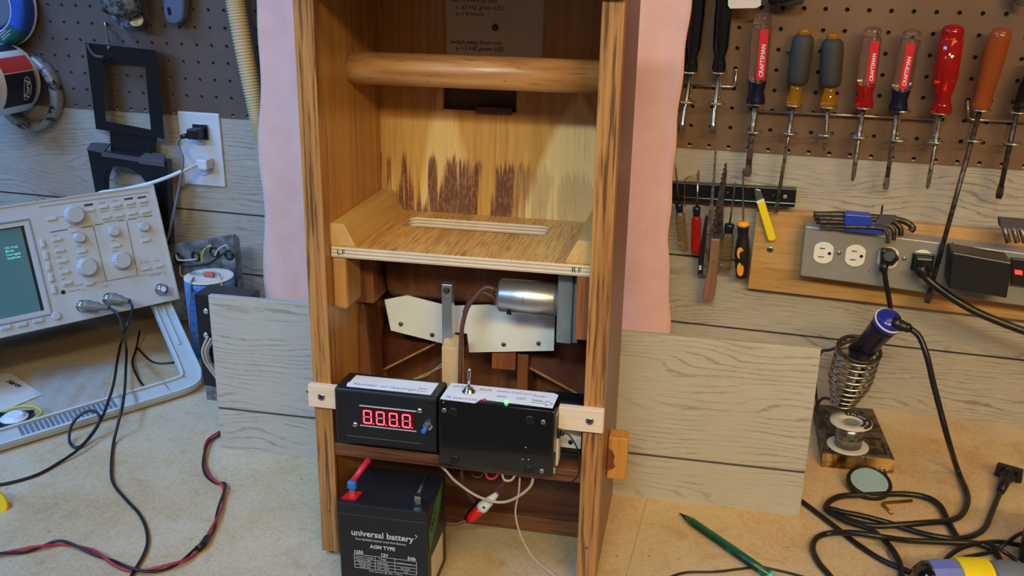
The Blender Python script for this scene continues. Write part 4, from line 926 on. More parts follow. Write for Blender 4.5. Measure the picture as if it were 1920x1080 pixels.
if hn.dot(CAMP - h1) < 0: hn = -hn
hdl = part(sweep(cs, 1.15, .28, -.05, -.1), 'carry_handle', 'beige_plastic', osc, world=True, bevel=.04)
part(sweep(cs, .14, .12, .0, .18), 'outer_ridge', 'beige_light', hdl, world=True); part(sweep(cs, .12, .12, .96, .18), 'inner_ridge', 'beige_light', hdl, world=True)
part(sweep(cs[:9], .10, .10, .5, .18), 'middle_ridge', 'beige_light', hdl, world=True)
g0 = onz(215, 766, .3); g1 = onz(42, 818, .3); t0 = (g0 - h1).dot(bar); t1 = (g1 - h1).dot(bar); mb = MB(); sd = hn.cross(bar); sd = -sd if sd.dot(inn) < 0 else sd
for k in range(20):
    p = h1 + bar * (t0 + (t1 - t0) * k / 19) + hn * .185; b2 = bar * .085
    mb.prism([p + sd * .18 - b2, p + sd * .92 - b2, p + sd * .92 + b2, p + sd * .18 + b2], hn * .008)
part(mb, 'grip_slots', 'tool_grey', hdl, world=True)

# probe cables from the two BNC sockets
def probe(cx, cy, pts, label, mid):
    a = SC @ (s3(cx, cy) + V((0, -.45, 0))); d = (SC @ (s3(cx, cy) + V((0, -1.2, 0))) - a)
    root = thing('probe_cable', label, 'cable', T(onz(*pts[-1][:2], .1)), 'black probe cables from the oscilloscope')
    e = mid[0]; mb_ = MB(); ax_ = (e - a).normalized(); L = (e - a).length
    mb_.lathe(a, e, [(0, .34), (.3, .34), (.34, .28), (L * .55, .27), (L * .6, .2), (L, .14)], 18); part(mb_, 'connector', 'probe_grey', root, world=True, label='grey metal connector')
    path = [e] + mid[1:] + [onz(*q) for q in pts]; part(MB().tube(catmull(path, 8), .075, 8), 'cord', 'black_rubber', root, world=True)
j1 = onpl(232, 575, sp0 + nf * 2.1, nf); 
probe(465, 880, [(236, 692, 1.2), (234, 730, 1.4), (229, 765, 1.25), (222, 792, .75), (213, 830, .12), (209, 870, .1), (212, 905, .1), (235, 935, .1), (262, 965, .1), (276, 1000, .1), (272, 1035, .1), (240, 1090, .1)], 'black probe cable running down to the bottom of the bench',
      [onpl(205, 577, sp0 + nf * 1.5, nf), onpl(222, 592, sp0 + nf * 2.0, nf), onpl(232, 625, sp0 + nf * 2.6, nf), onz(237, 655, .9)])
probe(612, 840, [(221, 670, 1.2), (214, 715, 1.35), (204, 750, 1.25), (190, 785, .8), (170, 816, .3), (152, 836, .12), (138, 838, .14), (130, 825, .25), (133, 800, .65), (148, 780, 1.0), (168, 770, 1.2), (184, 776, 1.05), (186, 792, .75), (170, 818, .42), (145, 844, .25), (110, 868, .1), (70, 890, .08), (20, 905, .08), (-40, 915, .08)], 'black probe cable that makes a loop and leaves at the left edge',
      [onpl(243, 565, sp0 + nf * 1.5, nf), onpl(248, 580, sp0 + nf * 1.9, nf), onpl(236, 618, sp0 + nf * 2.5, nf), onz(227, 645, 1.0)])
cable('bench_cable', [onz(262, 620, .6), onz(255, 655, .1), onz(248, 680, .08), onz(258, 708, .08), onz(268, 722, .08)], .06, 'black_rubber', 'thin black cord curving on the bench behind the beige handle')
cable('bench_cable', [onz(255, 650, .08), onz(285, 678, .08), onz(320, 680, .08), onz(350, 672, .08), onz(372, 655, .08)], .055, 'black_rubber', 'short black cord crossing the right arm of the beige handle')
# dial, note and plastic bag under the handle
dk = onz(28, 785, .5)
dl = thing('timer_dial', 'black square timer with a round white dial under the beige handle', 'timer', T((dk.x, dk.y, 0)) @ Matrix.Rotation(.5, 4, 'Z'))
part(MB().box(-.95, .75, -.85, .8, 0.01, .55), 'timer_body', 'black_plastic', dl, bevel=.04)
mb = MB(); mb.lathe((-.02, 0, .55), (-.02, 0, 1), [(0, .68), (.05, .66), (.06, .48), (.2, .46), (.22, .40)], 32); part(mb, 'dial', 'dial_white', dl)
part(MB().tube(catmull([V((-.9, 1.2, .3)), V((-.4, 1.5, .4)), V((.5, 1.3, .5)), V((1.15, .5, .5)), V((.8, -.3, .45))], 8), .07), 'yellow_lead', 'yellow_wire', dl)
nt = onz(-10, 752, .05); na, nb_, nc, nd = onz(-60, 706, .04), onz(20, 700, .04), onz(80, 740, .04), onz(-40, 790, .04)
nr = thing('paper_scrap', 'white paper scrap with black lettering under the oscilloscope', 'paper', T((nb_.x, nb_.y, 0)))
part(MB().prism([na, nb_, nc, nd], (0, 0, .02)), 'paper', 'paper_note', nr, world=True)
dd = (onz(70, 733, .07) - onz(14, 710, .07)).normalized(); uu2 = V((0, 0, 1)).cross(dd); part(MB().text('Harco', .5, FACE(onz(10, 716, .075), dd, uu2), depth=.003, bold=.012), 'lettering', 'ink', nr, world=True)
mb = MB(); vs = []; fs = []; A0, A1, A2, A3 = onz(60, 690, .05), onz(215, 680, .05), onz(190, 760, .05), onz(70, 800, .05)
for j in range(17):
    for i in range(25):
        s_, t_ = i / 24, j / 16; p = (A0 * (1 - s_) + A1 * s_) * (1 - t_) + (A3 * (1 - s_) + A2 * s_) * t_
        vs.append(p + V((0, 0, .03 + .38 * abs(math.sin(s_ * 9 + t_ * 5)) * math.sin(math.pi * s_) ** .6 * math.sin(math.pi * t_) ** .6 + random.random() * .04)))
for j in range(16):
    for i in range(24): a = j * 25 + i; fs.append((a, a + 1, a + 26, a + 25))
single(mb.add(vs, fs, True), 'plastic_bag', 'bag_film', 'crumpled clear plastic bag lying under the oscilloscope', 'bag')
single(MB().lathe(onz(-22, 952, .0), onz(-22, 952, 1), [(0, .75), (.15, .8), (.5, .8), (.62, .7)], 28), 'yellow_cap', 'yellow_plastic', 'yellow round cap cut off by the left edge', 'cap')

# ------------------------------------------------------------------ power supply with the big capacitor
ps = thing('power_supply', 'open metal power supply with a big blue capacitor behind the grey panel', 'power supply', T((-32.6, -3, 0)))
Pp = [ony(302, 462, -2.4), ony(441, 439, -2.4), ony(458, 600, -2.4), ony(300, 600, -2.4)]
part(MB().prism(Pp, (0, .08, 0)), 'chassis_plate', 'galvanised', ps, world=True)
part(MB().prism([ony(441, 439, -2.5), ony(449, 447, -2.0), ony(463, 600, -2.0), ony(456, 600, -2.5)], (.06, -.35, 0)), 'side_flange', 'galvanised', ps, world=True)
cc = ony(392, 520, -4.2); cb_ = V((cc.x - .1, -4.0, .3))
cp = part(MB().lathe(cb_, cc, [(0, 1.42), ((cc - cb_).length - .15, 1.42), ((cc - cb_).length, 1.36)], 40), 'capacitor', 'blue_sleeve', ps, world=True, label='large blue capacitor')
part(MB().lathe(cc + V((0, 0, .005)), cc + V((0, 0, 1)), [(0, 1.40), (.08, 1.42), (.09, 1.34)], 40), 'capacitor_top', 'paper_note', cp, world=True)
for x, y in ((336, 484), (368, 480), (402, 472), (430, 478)):
    p = ony(x, y, -2.4); part(MB().torus(p, (0, 1, 0), .26, .09, 20, 6), 'grommet', 'black_rubber', ps, world=True)
part(MB().box(cc.x - .18, cc.x + .5, cc.y - .35, cc.y - .05, cc.z + .1, cc.z + .42), 'resistor', 'clay', ps, world=True, bevel=.1)
for i, (pts, m_) in enumerate(((((330, 478), (334, 487), (350, 488), (370, 486)), 'white_wire'), (((362, 465), (385, 463), (398, 458)), 'brown_wire'), (((403, 480), (410, 467), (424, 460), (428, 466)), 'white_wire'), (((340, 498), (365, 498), (392, 494), (410, 482), (424, 474), (438, 484)), 'black_rubber'), (((338, 500), (338, 515), (345, 518), (365, 512)), 'white_wire'), (((380, 492), (378, 480), (385, 465), (396, 460)), 'yellow_wire'))):
    part(MB().tube(catmull([ony(x, y, -2.7 - .12 * math.sin(k + i)) for k, (x, y) in enumerate(pts)], 8), .055), 'hookup_wire', m_, ps, world=True)
part(MB().tube(catmull([cc + V((-1.1, -.2, .2)), cc + V((-.5, -.3, .35)), cc + V((.4, -.1, .35)), cc + V((.8, -.1, .3))], 8), .07), 'bus_wire', 'galvanised', ps, world=True)
part(MB().tube(catmull([cc + V((.75, -.2, .3)), cc + V((1.2, -.6, .0)), cc + V((1.25, -.9, -.6)), cc + V((1.2, -1.0, -1.4))], 8), .06), 'capacitor_lead', 'white_wire', ps, world=True)
part(MB().tube(catmull([cc + V((-.4, -.9, .25)), cc + V((-.3, -1.42, .0)), cc + V((-.35, -1.5, -.8)), cc + V((-.5, -1.52, -1.6)), cc + V((-.6, -1.5, -2.6))], 8), .065), 'capacitor_lead', 'tool_grey', ps, world=True)
tf = thing('transformer', 'black transformer block with screws beside the left edge of the grey panel', 'transformer', T((-28.2, -9.2, 0)))
p = ony(385, 575, -9.5); bw = .75
part(MB().box(p.x - .55, p.x + 2.4, -9.6, -8.0, .9, p.z + .7), 'core', 'black_paint', tf, world=True, bevel=.04)
for y_ in (583, 628):
    q_ = ony(387, y_, -9.62); mb = MB(); screwhead(mb, q_, (0, -1, 0), .18, .12); part(mb, 'screw', 'chrome', tf, world=True)
for k, (x, m_) in enumerate(((384, 'white_wire'), (390, 'white_wire'), (395, 'tool_grey'))):
    part(MB().tube(catmull([ony(x + 6, 630 + k * 4, -9.7), ony(x - 4, 655, -9.9), ony(x - 2, 672, -9.9), ony(x + 8, 690, -9.8), V((-27.2 + k * .2, -9.7, .1))], 8), .07), 'lead_wire', m_, tf, world=True)
part(MB().box(p.x - .5, p.x + 2.3, -9.5, -8.1, 0, .9), 'foot', 'galvanised', tf, world=True)

# red and black twisted pair on the bench
tp = [(440, 790), (412, 812), (390, 828), (383, 855), (386, 885), (403, 903), (420, 908), (419, 930), (410, 960), (402, 985), (388, 1010), (372, 1028), (345, 1050), (310, 1064), (270, 1070), (235, 1065), (205, 1050), (180, 1038), (150, 1026), (112, 1017), (80, 1024), (45, 1032), (0, 1038), (-50, 1050)]
base = catmull([onz(x, y, .16) for x, y in tp], 10); ra, rb = [], []
for i, p in enumerate(base):
    t = (base[min(i + 1, len(base) - 1)] - base[max(i - 1, 0)]).normalized(); sd = V((0, 0, 1)).cross(t); ph = i * .16
    off_ = sd * (.07 * math.cos(ph)) + V((0, 0, .07 * math.sin(ph))); ra.append(p + off_); rb.append(p - off_)
tw = thing('twisted_wire', 'red and black twisted wire pair snaking across the bench', 'wire', T(base[len(base) // 2] - V((0, 0, .16))))
part(MB().tube(ra, .06, 7), 'red_strand', 'red_wire', tw, world=True); part(MB().tube(rb, .06, 7), 'black_strand', 'black_rubber', tw, world=True)
part(MB().tube([onz(389, 1008, .17), onz(380, 1022, .17), onz(370, 1030, .17)], .15, 10), 'tape_wrap', 'black_rubber', tw, world=True)

# ================================================================== BACK, RIGHT
ZZ = 121.0      # pixels of the enlarged crop per inch, near the pegboard
def zp(x, y, Y): return ony(1240 + x / 2.8235, y / 2.8235, Y)
DRIVER_GROUP = 'screwdrivers in the wire racks'
def driver_root(name, B, label, group, cat='screwdriver'): return thing(name, label, cat, T(B), group)
def shaft(root, B, E_, r, tip='flat', mat='old_steel', label=None):
    B = V(B); E_ = V(E_); d = (E_ - B); L = d.length; dn = d.normalized(); mb = MB()
    if tip == 'flat':
        mb.cyl(B, B + dn * (L - .62), r); a, x, y = mb.frame(B, E_); x = V((1, 0, 0)); x = (x - dn * x.dot(dn)).normalized(); y = dn.cross(x); p = B + dn * (L - .64)
        vs = []
        for k, (w2, t2) in enumerate(((r, r), (r * 1.35, r * .6), (r * 1.05, r * .22))):
            q = p + dn * (0, .4, .64)[k]
            for a_, b_ in ((-1, -1), (1, -1), (1, 1), (-1, 1)): vs.append(q + x * (w2 * a_) + y * (t2 * b_))
        fs = [(k * 4 + i, k * 4 + (i + 1) % 4, k * 4 + 4 + (i + 1) % 4, k * 4 + 4 + i) for k in range(2) for i in range(4)] + [(0, 1, 2, 3), (11, 10, 9, 8)]
        mb.add(vs, fs)
    elif tip == 'point': mb.lathe(B, E_, [(0, r), (L - .35, r), (L - .12, r * .8), (L, .02)], 14)
    elif tip == 'socket': mb.lathe(B, E_, [(0, r), (L - .5, r), (L - .45, r * 1.5), (L, r * 1.5)], 16)
    return part(mb, 'shaft', mat, root, world=True, label=label)
def flute(root, T_, B, prof, mat, nm='handle', n=24, label=None, depth=.0):
    """prof: (fraction from butt to base, radius)"""
    L = (V(B) - V(T_)).length; return part(MB().lathe(T_, B, [(f * L, r) for f, r in prof], n), nm, mat, root, world=True, label=label)
def craftsman(Tq, Bq, Eq, Y, label, wd, collar, text=True, stripe_off=.3, body='clear_acetate', butt='clear_acetate', stripe='red_stripe', tip='flat', sr=.14, cfrac=.74):
    T_ = zp(*Tq, Y); B = zp(*Bq, Y); E_ = zp(*Eq, Y + .1); r = wd / 2 / ZZ; rt = driver_root('screwdriver', B, label, DRIVER_GROUP); L = (B - T_).length; dn = (B - T_).normalized()
    flute(rt, T_, B, [(0, r * .3), (.02, r * .75), (.06, r * .95), (.11, r * .9), (.135, r * .82), (.14, r * .98), (.16, r * 1.02), (cfrac - .04, r * 1.02), (cfrac, r * .92)], body, label='handle')
    if collar: flute(rt, T_ + dn * (L * cfrac), B, [(0, r * .98), (.08, r * .94), (.45, r * .78), (.8, r * .98), (.95, r), (1, r * .9)], collar, 'collar')
    # stripe inlay with lettering, standing on the flat facing the room
    sd = V((dn.z, 0, -dn.x)); sd = sd if sd.x > 0 else -sd
    hw = r * .42; a = T_ + dn * (L * .17) + sd * (r * stripe_off) + V((0, -r * .96, 0)); b = T_ + dn * (L * (cfrac - .03)) + sd * (r * stripe_off) + V((0, -r * .96, 0))
    st_ = part(MB().prism([a - sd * hw, a + sd * hw, b + sd * hw, b - sd * hw], (0, -.03, 0)), 'stripe', stripe, rt, world=True, label='red stripe')
    if text: 
        part(MB().text('CRAFTSMAN', .20 * (b - a).length / 1.75, FACE(b - dn * .12 + sd * (hw * .55) + V((0, -.036, 0)), -dn, -sd if (-dn).cross(-sd).y < 0 else sd), depth=.003, bold=.004), 'lettering', 'label_white', st_, world=True)
    part(MB().cyl(T_ + dn * (L * .62), B, sr * .8, n=12), 'shaft_core', 'steel', rt, world=True)
    shaft(rt, B, E_, sr, tip); return rt
Yd = -1.15
# 1-2 black nut drivers
for Tq, Bq, Eq, lab, rr_ in (((205, -130), (155, 378), (106, 695), 'glossy black handled nut driver half hidden by the edge of the towel', .42), ((345, -150), (304, 380), (270, 702), 'glossy black handled nut driver second from the towel', .42)):
    T_ = zp(*Tq, Yd); B = zp(*Bq, Yd); E_ = zp(*Eq, Yd + .1); rt = driver_root('nut_driver', B, lab, DRIVER_GROUP, 'nut driver')
    flute(rt, T_, B, [(0, rr_ * .6), (.03, rr_ * .9), (.1, rr_), (.34, rr_ * .95), (.38, rr_), (.75, rr_ * .92), (.85, rr_ * .6), (.9, rr_ * .75), (.97, rr_ * .85), (1, rr_ * .7)], 'black_gloss', 'handle'); shaft(rt, B, E_, .10, 'socket', 'steel')
craftsman((540, 66), (498, 552), (455, 935), Yd, 'clear and red screwdriver with a navy collar, leftmost of the clear-handled ones', 112, 'navy_plastic', sr=.15)
# 3-4 grey grips with amber ends
for Tq, Bq, Eq, lab, sr in (((762, 148), (700, 560), (605, 1130), 'grey gripped amber screwdriver with a very long shaft', .09), ((912, 172), (884, 566), (862, 798), 'grey gripped amber screwdriver with a short stubby shaft', .09)):
    T_ = zp(*Tq, Yd); B = zp(*Bq, Yd); E_ = zp(*Eq, Yd + .15); rt = driver_root('screwdriver', B, lab, DRIVER_GROUP); r = .54
    flute(rt, T_, B, [(0, .2), (.02, .30), (.07, .32), (.09, .26), (.12, .30)], 'clear_amber', 'butt_cap', label='amber butt cap')
    flute(rt, T_, B, [(.08, .3), (.10, .42), (.13, .50), (.2, r), (.62, r), (.68, .50), (.72, .42), (.73, .3)], 'grip_grey', 'grip', 10, label='grey rubber grip')
    flute(rt, T_, B, [(.70, .32), (.80, .27), (.84, .30), (.93, .40), (.98, .40), (1, .3)], 'clear_amber', 'collar', label='amber collar'); shaft(rt, B, E_, sr, 'flat' if sr and lab[-10:] != 'ubby shaft' else 'point')
craftsman((1122, 138), (1070, 566), (1012, 960), Yd, 'clear screwdriver with a red lower end, between the grey grips and the navy collared one', 108, 'clear_red', sr=.11, tip='point', cfrac=.72)
craftsman((1332, 150), (1250, 586), (1186, 1003), Yd, 'clear and red screwdriver with a dark blue collar, right of the red-ended one', 108, 'navy_plastic', sr=.11, stripe_off=0)
T_ = zp(1548, 128, Yd); B = zp(1480, 598, Yd); E_ = zp(1408, 1002, Yd + .1); rt = driver_root('screwdriver', B, 'fully red transparent handled screwdriver', DRIVER_GROUP); r = .53
flute(rt, T_, B, [(0, r * .3), (.02, r * .75), (.07, r * .98), (.13, r * .95), (.16, r * .88), (.17, r), (.58, r), (.72, r * .8), (.82, r * .62), (.9, r * .8), (.98, r * .95), (1, r * .8)], 'clear_red'); shaft(rt, B, E_, .10, 'point')
dn = (B - T_).normalized(); part(MB().cyl(T_ + dn * 2.0, B, .16, n=12), 'shaft_core', 'brass', rt, world=True)
T_ = zp(1808, 145, Yd - .1); B = zp(1688, 580, Yd); E_ = zp(1405, 1605, Yd - 1.1); rt = driver_root('screwdriver', B, 'amber-orange handled screwdriver with the longest shaft, reaching over the power strip', DRIVER_GROUP); r = .46
flute(rt, T_, B, [(0, r * .4), (.02, r * .8), (.08, r * 1.02), (.14, r * 1.05), (.55, r * 1.0), (.75, r * .85), (.9, r * .88), (.98, r * .92), (1, r * .7)], 'clear_orange', n=12); shaft(rt, B, E_, .115, 'flat', 'dark_steel')
T_ = zp(2010, 330, Yd); B = zp(1882, 588, Yd); E_ = zp(1785, 1052, Yd + .1); rt = driver_root('screwdriver', B, 'black handled screwdriver cut off by the right edge', DRIVER_GROUP)
flute(rt, T_, B, [(0, .4), (.5, .42), (.8, .3), (1, .22)], 'black_gloss'); shaft(rt, B, E_, .12, 'flat', 'dark_steel')

# wire racks: bar, upper and lower rings
def rack(label, bar, slots, up_end=None, wall_pts=()):
    p0 = zp(*bar[0], -.35); root = thing('wire_rack', label, 'tool rack', T(p0), 'wire racks for screwdrivers')
    path = [zp(x, y, -.35) for x, y in bar]
    part(MB().tube(path, .065, 8), 'bar', 'zinc_wire', root, world=True)
    for x, y in wall_pts: part(MB().cyl(zp(x, y, -.35), zp(x, y, .15), .06, n=8), 'peg', 'zinc_wire', root, world=True)
    for ux, uy, lx, ly in slots:
        cu = zp(ux, uy, Yd); cl = zp(lx, ly, Yd); part(MB().torus(cu, (0, 0, 1), .40, .05, 24, 6), 'upper_ring', 'zinc_wire', root, world=True); part(MB().torus(cl, (0, 0, 1), .38, .055, 24, 6), 'lower_ring', 'zinc_wire', root, world=True)
        part(MB().tube(catmull([cl + V((0, .38, 0)), V((cl.x + .02, -.36, cl.z + .1)), V((cl.x + .03, -.34, cl.z + .5)), V((cu.x + .02, -.34, cu.z - .1)), cu + V((0, .40, 0))], 5), .05, 7), 'drop_wire', 'zinc_wire', root, world=True)
rack('short wire rack holding the two black nut drivers by the towel', [(120, 448), (330, 458), (378, 460), (392, 448), (397, 372)], [(155, 382, 142, 538), (307, 384, 297, 545)], wall_pts=[(395, 372), (150, 450)])
rack('long wire rack under the middle row of screwdrivers', [(505, 588), (980, 610), (1450, 632)], [(498, 550, 492, 697), (699, 556, 680, 704), (885, 566, 865, 712), (1072, 570, 1050, 723), (1270, 586, 1254, 740), (1478, 598, 1450, 750)], wall_pts=[(520, 588), (1440, 632)])
rack('wire rack at the right edge below the orange handled screwdriver', [(1622, 535), (1625, 622), (1645, 634), (1960, 645)], [(1695, 582, 1655, 742), (1890, 594, 1858, 758)], wall_pts=[(1622, 537)])
for (x, y), (x2, y2), lab, m_ in (((1440, -22), (1512, 18), 'black tool head at the very top of the pegboard', 'black_plastic'), ((1366, -40), (1426, 15), 'white paper tag hanging in front of the black nut driver', 'paper_note')):
    if m_ == 'black_plastic':
        tt = thing('black_tool', lab, 'tool', T(ony(1470, 15, -1.0)))
        part(MB().lathe(ony(1440, -10, -1.0), ony(1512, -16, -1.0), [(0, .35), (.1, .5), (.6, .55), (1.2, .45), (1.65, .3)], 20), 'tool_body', m_, tt, world=True)
        part(px([(1450, -5), (1510, 0), (1503, 8), (1478, 12), (1456, 10)], -1.3, .5), 'jaw', 'black_rubber', tt, world=True, bevel=.04)
    else:
        px_ = px([(1366, -60), (1426, -60), (1427, 10), (1418, 15), (1369, 16), (1365, 10)], -1.72, .03); single(px_, 'paper_tag', m_, lab, 'tag')
single(px([(1898, -20), (1925, -20), (1925, 16), (1912, 12), (1902, 2)], -.9, .3), 'dark_tool', 'dark_steel', 'dark curved tool tip in the top right corner', 'tool')
single(MB().lathe(ony(1479, 94, .0), ony(1479, 94, -1), [(0, .08), (.5, .09), (.56, .04)], 12), 'peg_tip', 'steel', 'small bright peg tip left of the first grey gripped screwdriver', 'peg')

# magnetic bar with the small tools
def zq(x, y, Y): return ony(1240 + x / 2.8235, 270 + y / 2.8235, Y)
mbar = thing('magnetic_bar', 'black magnetic tool bar screwed to the wall behind small tools', 'tool bar', T(zq(380, 300, -.2)))
mb = MB(); mb.prism([zq(-80, 196, -.45), zq(716, 240, -.45), zq(708, 315, -.45), zq(-80, 268, -.45)], (0, .5, 0)); part(mb, 'bar_body', 'black_paint', mbar, world=True, bevel=.03)
mb = MB(); mb.prism([zq(-80, 268, -.62), zq(708, 315, -.62), zq(705, 336, -.62), zq(-80, 292, -.62)], (0, .65, 0)); part(mb, 'lower_lip', 'black_gloss', mbar, world=True, bevel=.03)
for x, y in ((655, 279), (594, 276), (350, 262)):
    mb = MB(); screwhead(mb, zq(x, y, -.455), (0, -1, 0), .11, .03); part(mb, 'screw', 'strip_grey' if x > 600 else 'dark_steel', mbar, world=True)
SM = 'small tools on the magnetic bar'
def small_driver(top_, ferr, base_, label, handle, collar, hr, sr=.045, tip='point', Y=-.85):
    E_ = zq(*top_, Y); F_ = zq(*ferr, Y); B = zq(*base_, Y); rt = thing('small_screwdriver', label, 'screwdriver', T(B), SM)
    L = (B - F_).length; part(MB().lathe(F_, B, [(0, hr * .5), (.05, hr * .85), (L * .08, hr * .8), (L * .2, hr * .7)], 18), 'collar', collar, rt, world=True)
    part(MB().lathe(F_, B, [(L * .19, hr * .7), (L * .27, hr), (L * .85, hr * 1.05), (L * .96, hr * .95), (L, hr * .5)], 10), 'handle', handle, rt, world=True); shaft(rt, F_, E_, sr, tip, 'steel'); return rt
small_driver((75, 108), (93, 312), (118, 548), 'small clear handled screwdriver with a navy collar nearest the towel', 'clear_tea', 'navy_plastic', .25)
rt = small_driver((197, 140), (188, 330), (180, 578), 'small screwdriver with a red striped handle hanging on the magnetic bar', 'clear_red', 'navy_plastic', .25, .055, 'flat')
small_driver((394, 190), (362, 420), (335, 668), 'small tea coloured clear screwdriver with a blue collar', 'clear_tea', 'navy_plastic', .31)
od = thing('orange_black_screwdriver', 'black handled screwdriver with orange collar and orange inlays', 'screwdriver', T(zq(428, 712, -.85)), SM)
F_ = zq(434, 408, -.85); B = zq(428, 712, -.85); L = (B - F_).length
part(MB().lathe(F_, B, [(0, .12), (.03, .28), (.18, .33), (.25, .33)], 24), 'collar', 'orange_plastic', od, world=True)
part(MB().lathe(F_, B, [(.25, .34), (.35, .30), (.7, .27), (1.1, .33), (1.7, .42), (2.2, .40), (L - .12, .34), (L, .2)], 24), 'handle', 'black_rubber', od, world=True)
for y0, y1 in ((548, 610), (628, 700)):
    part(MB().prism([zq(418 + 18 * math.cos(a), (y0 + y1) / 2 + (y1 - y0) / 2 * math.sin(a), -1.24) for a in [i * math.pi / 8 for i in range(16)]], (0, .1, 0)), 'inlay', 'orange_plastic', od, world=True)
shaft(od, F_, zq(433, 118, -.85), .05, 'point', 'steel')
bw_ = [zq(125, 330, -.7), zq(122, 290, -.7), zq(124, 215, -.7), zq(128, 186, -.7), zq(142, 174, -.7), zq(195, 163, -.7)]
single(MB().tube(bw_, .035, 7), 'bent_probe', 'brass', 'thin brass probe bent at a right angle near the towel', 'probe', SM)
fl = thing('long_file', 'long thin steel file with a flat black handle reaching above the magnetic bar', 'file', T(zq(205, 690, -.8)), SM)
mb = MB(); mb.prism([zq(284, 12, -.75), zq(294, 14, -.75), zq(280, 250, -.8), zq(262, 480, -.85), zq(238, 692, -.9), zq(218, 695, -.9), zq(246, 400, -.85), zq(270, 200, -.8)], (0, .06, 0)); part(mb, 'blade', 'old_steel', fl, world=True)
mb = MB(); mb.prism([zq(233, 380, -.72), zq(248, 380, -.72), zq(218, 690, -.85), zq(192, 690, -.85), zq(196, 600, -.8)], (0, .1, 0)); hh = part(mb, 'handle', 'black_plastic', fl, world=True)
part(MB().text('S', .33, FACE(zq(197, 665, -.87), (1, 0, .0)), bold=.01), 'lettering', 'label_white', hh, world=True)
sw = thing('serrated_knife', 'serrated blade knife with a riveted brown wooden handle', 'knife', T(zq(250, 838, -.9)), SM)
edge = []
P_a, P_b = (345, 97), (270, 465)
for k in range(31):
    t = k / 30; x = P_a[0] + (P_b[0] - P_a[0]) * t ** .8; y = P_a[1] + (P_b[1] - P_a[1]) * t; edge.append((x - (8 if k % 2 else 0), y))
mb = MB(); mb.prism([zq(x, y, -.95) for x, y in edge + [(275, 508), (325, 505), (330, 320), (348, 150)]], (0, .05, 0)); part(mb, 'blade', 'dark_steel', sw, world=True)
mb = MB(); mb.prism([zq(x, y, -1.1) for x, y in ((262, 503), (312, 505), (300, 640), (282, 800), (268, 838), (240, 838), (218, 822), (222, 780), (252, 640))], (0, .3, 0)); hh = part(mb, 'handle', 'knife_wood', sw, world=True, bevel=.06)
for x, y in ((285, 545), (275, 622)): part(MB().cyl(zq(x, y, -1.13), zq(x, y, -1.0), .10, n=14), 'rivet', 'dark_steel', hh, world=True)
yk = thing('snap_off_knife', 'yellow snap-off knife leaning on the edge of the oak board', 'knife', T(zq(580, 515, -.8)), SM)
part(MB().prism([zq(x, y, -.95) for x, y in ((503, 305), (542, 288), (606, 500), (600, 512), (572, 516), (564, 508))], (0, .25, 0)), 'body', 'yellow_plastic', yk, world=True, bevel=.06)
part(MB().prism([zq(x, y, -.9) for x, y in ((502, 302), (494, 262), (503, 240), (525, 245), (541, 288))], (0, .15, 0)), 'metal_neck', 'steel', yk, world=True, bevel=.02)
part(MB().prism([zq(x, y, -.84) for x, y in ((494, 262), (493, 208), (512, 242))], (0, .03, 0)), 'blade_tip', 'steel', yk, world=True)
part(MB().prism([zq(x, y, -.96) for x, y in ((503, 306), (541, 290), (544, 300), (506, 316))], (0, .1, 0)), 'white_tip', 'white_plastic', yk, world=True)

# oak board, power strip, plugs
obd = thing('oak_board', 'oak plywood board screwed to the wall behind the power strip', 'board', T(ony(1402, 545, -.3)))
part(MB().prism([ony(x, y, -.55) for x, y in ((1419, 397), (1402, 541), (1990, 609), (1990, 448), (1528, 400))], (0, .6, 0)), 'board', 'oak_ply', obd, world=True, bevel=.03)
mb = MB(); screwhead(mb, ony(1444, 468, -.56), (0, -1, 0), .17, .03); sw_ = part(mb, 'screw', 'steel', obd, world=True)
mb = MB(); screw_slot(mb, ony(1444, 468, -.56), (0, -1, 0), .16, .03); part(mb, 'screw_slot', 'ink', sw_, world=True)
YS = -1.75; ux = (ony(1780, 555, YS) - ony(1500, 517, YS)).normalized()
SB = ony(1500.5, 517, YS); stp = thing('power_strip', 'long grey metal power strip with ivory outlets on the oak board', 'power strip', T(SB))
tl = ony(1510, 424, YS)
part(MB().prism([SB, tl, tl + ux * 13, SB + ux * 13], (0, 1.18, 0)), 'metal_box', 'strip_grey', stp, world=True, bevel=.05)
def on_strip(x, y, off=0): return ony(x, y, YS - off)
zf = V((0, 0, 1))
for i, (x, y) in enumerate(((858, 575), (1026, 590), (1200, 602), (1378, 618))):
    c = zq(x, y, YS); r = .56; pts = []
    for k in range(28):
        a = 2 * math.pi * k / 28; pts.append(V((c.x + max(-.47, min(.47, r * math.cos(a))), YS, c.z + .56 * 1.02 * math.sin(a))))
    o_ = part(MB().prism(pts, (0, -.07, 0)), 'outlet_face', 'outlet_ivory', stp, world=True, bevel=.02)
    m2 = MB(); f_ = YS - .072
    m2.box(c.x - .20, c.x + .05, f_ - .004, f_, c.z + .21, c.z + .26); part(m2, 'blade_slot', 'black_matte', o_, world=True)
    m2 = MB(); m2.box(c.x - .24, c.x + .05, f_ - .004, f_, c.z - .24, c.z - .19); part(m2, 'blade_slot', 'black_matte', o_, world=True)
    m2 = MB(); m2.lathe(V((c.x + .29, f_, c.z)), V((c.x + .29, f_ - 1, c.z)), [(0, .085), (.004, .085)], 16); part(m2, 'ground_hole', 'black_matte', o_, world=True)
for x, y, r in ((940, 577, .115), (1286, 608, .115), (1098, 672, .03), (1541, 522, .03)):
    mb = MB(); screwhead(mb, zq(x, y, YS), (0, -1, 0), r, .05); part(mb, 'screw', 'steel' if r > .1 else 'dark_steel', stp, world=True)
c = zq(1195, 610, YS - .1); pg_ = thing('power_plug', 'black right-angled plug in the third outlet of the grey power strip', 'plug', T(c))
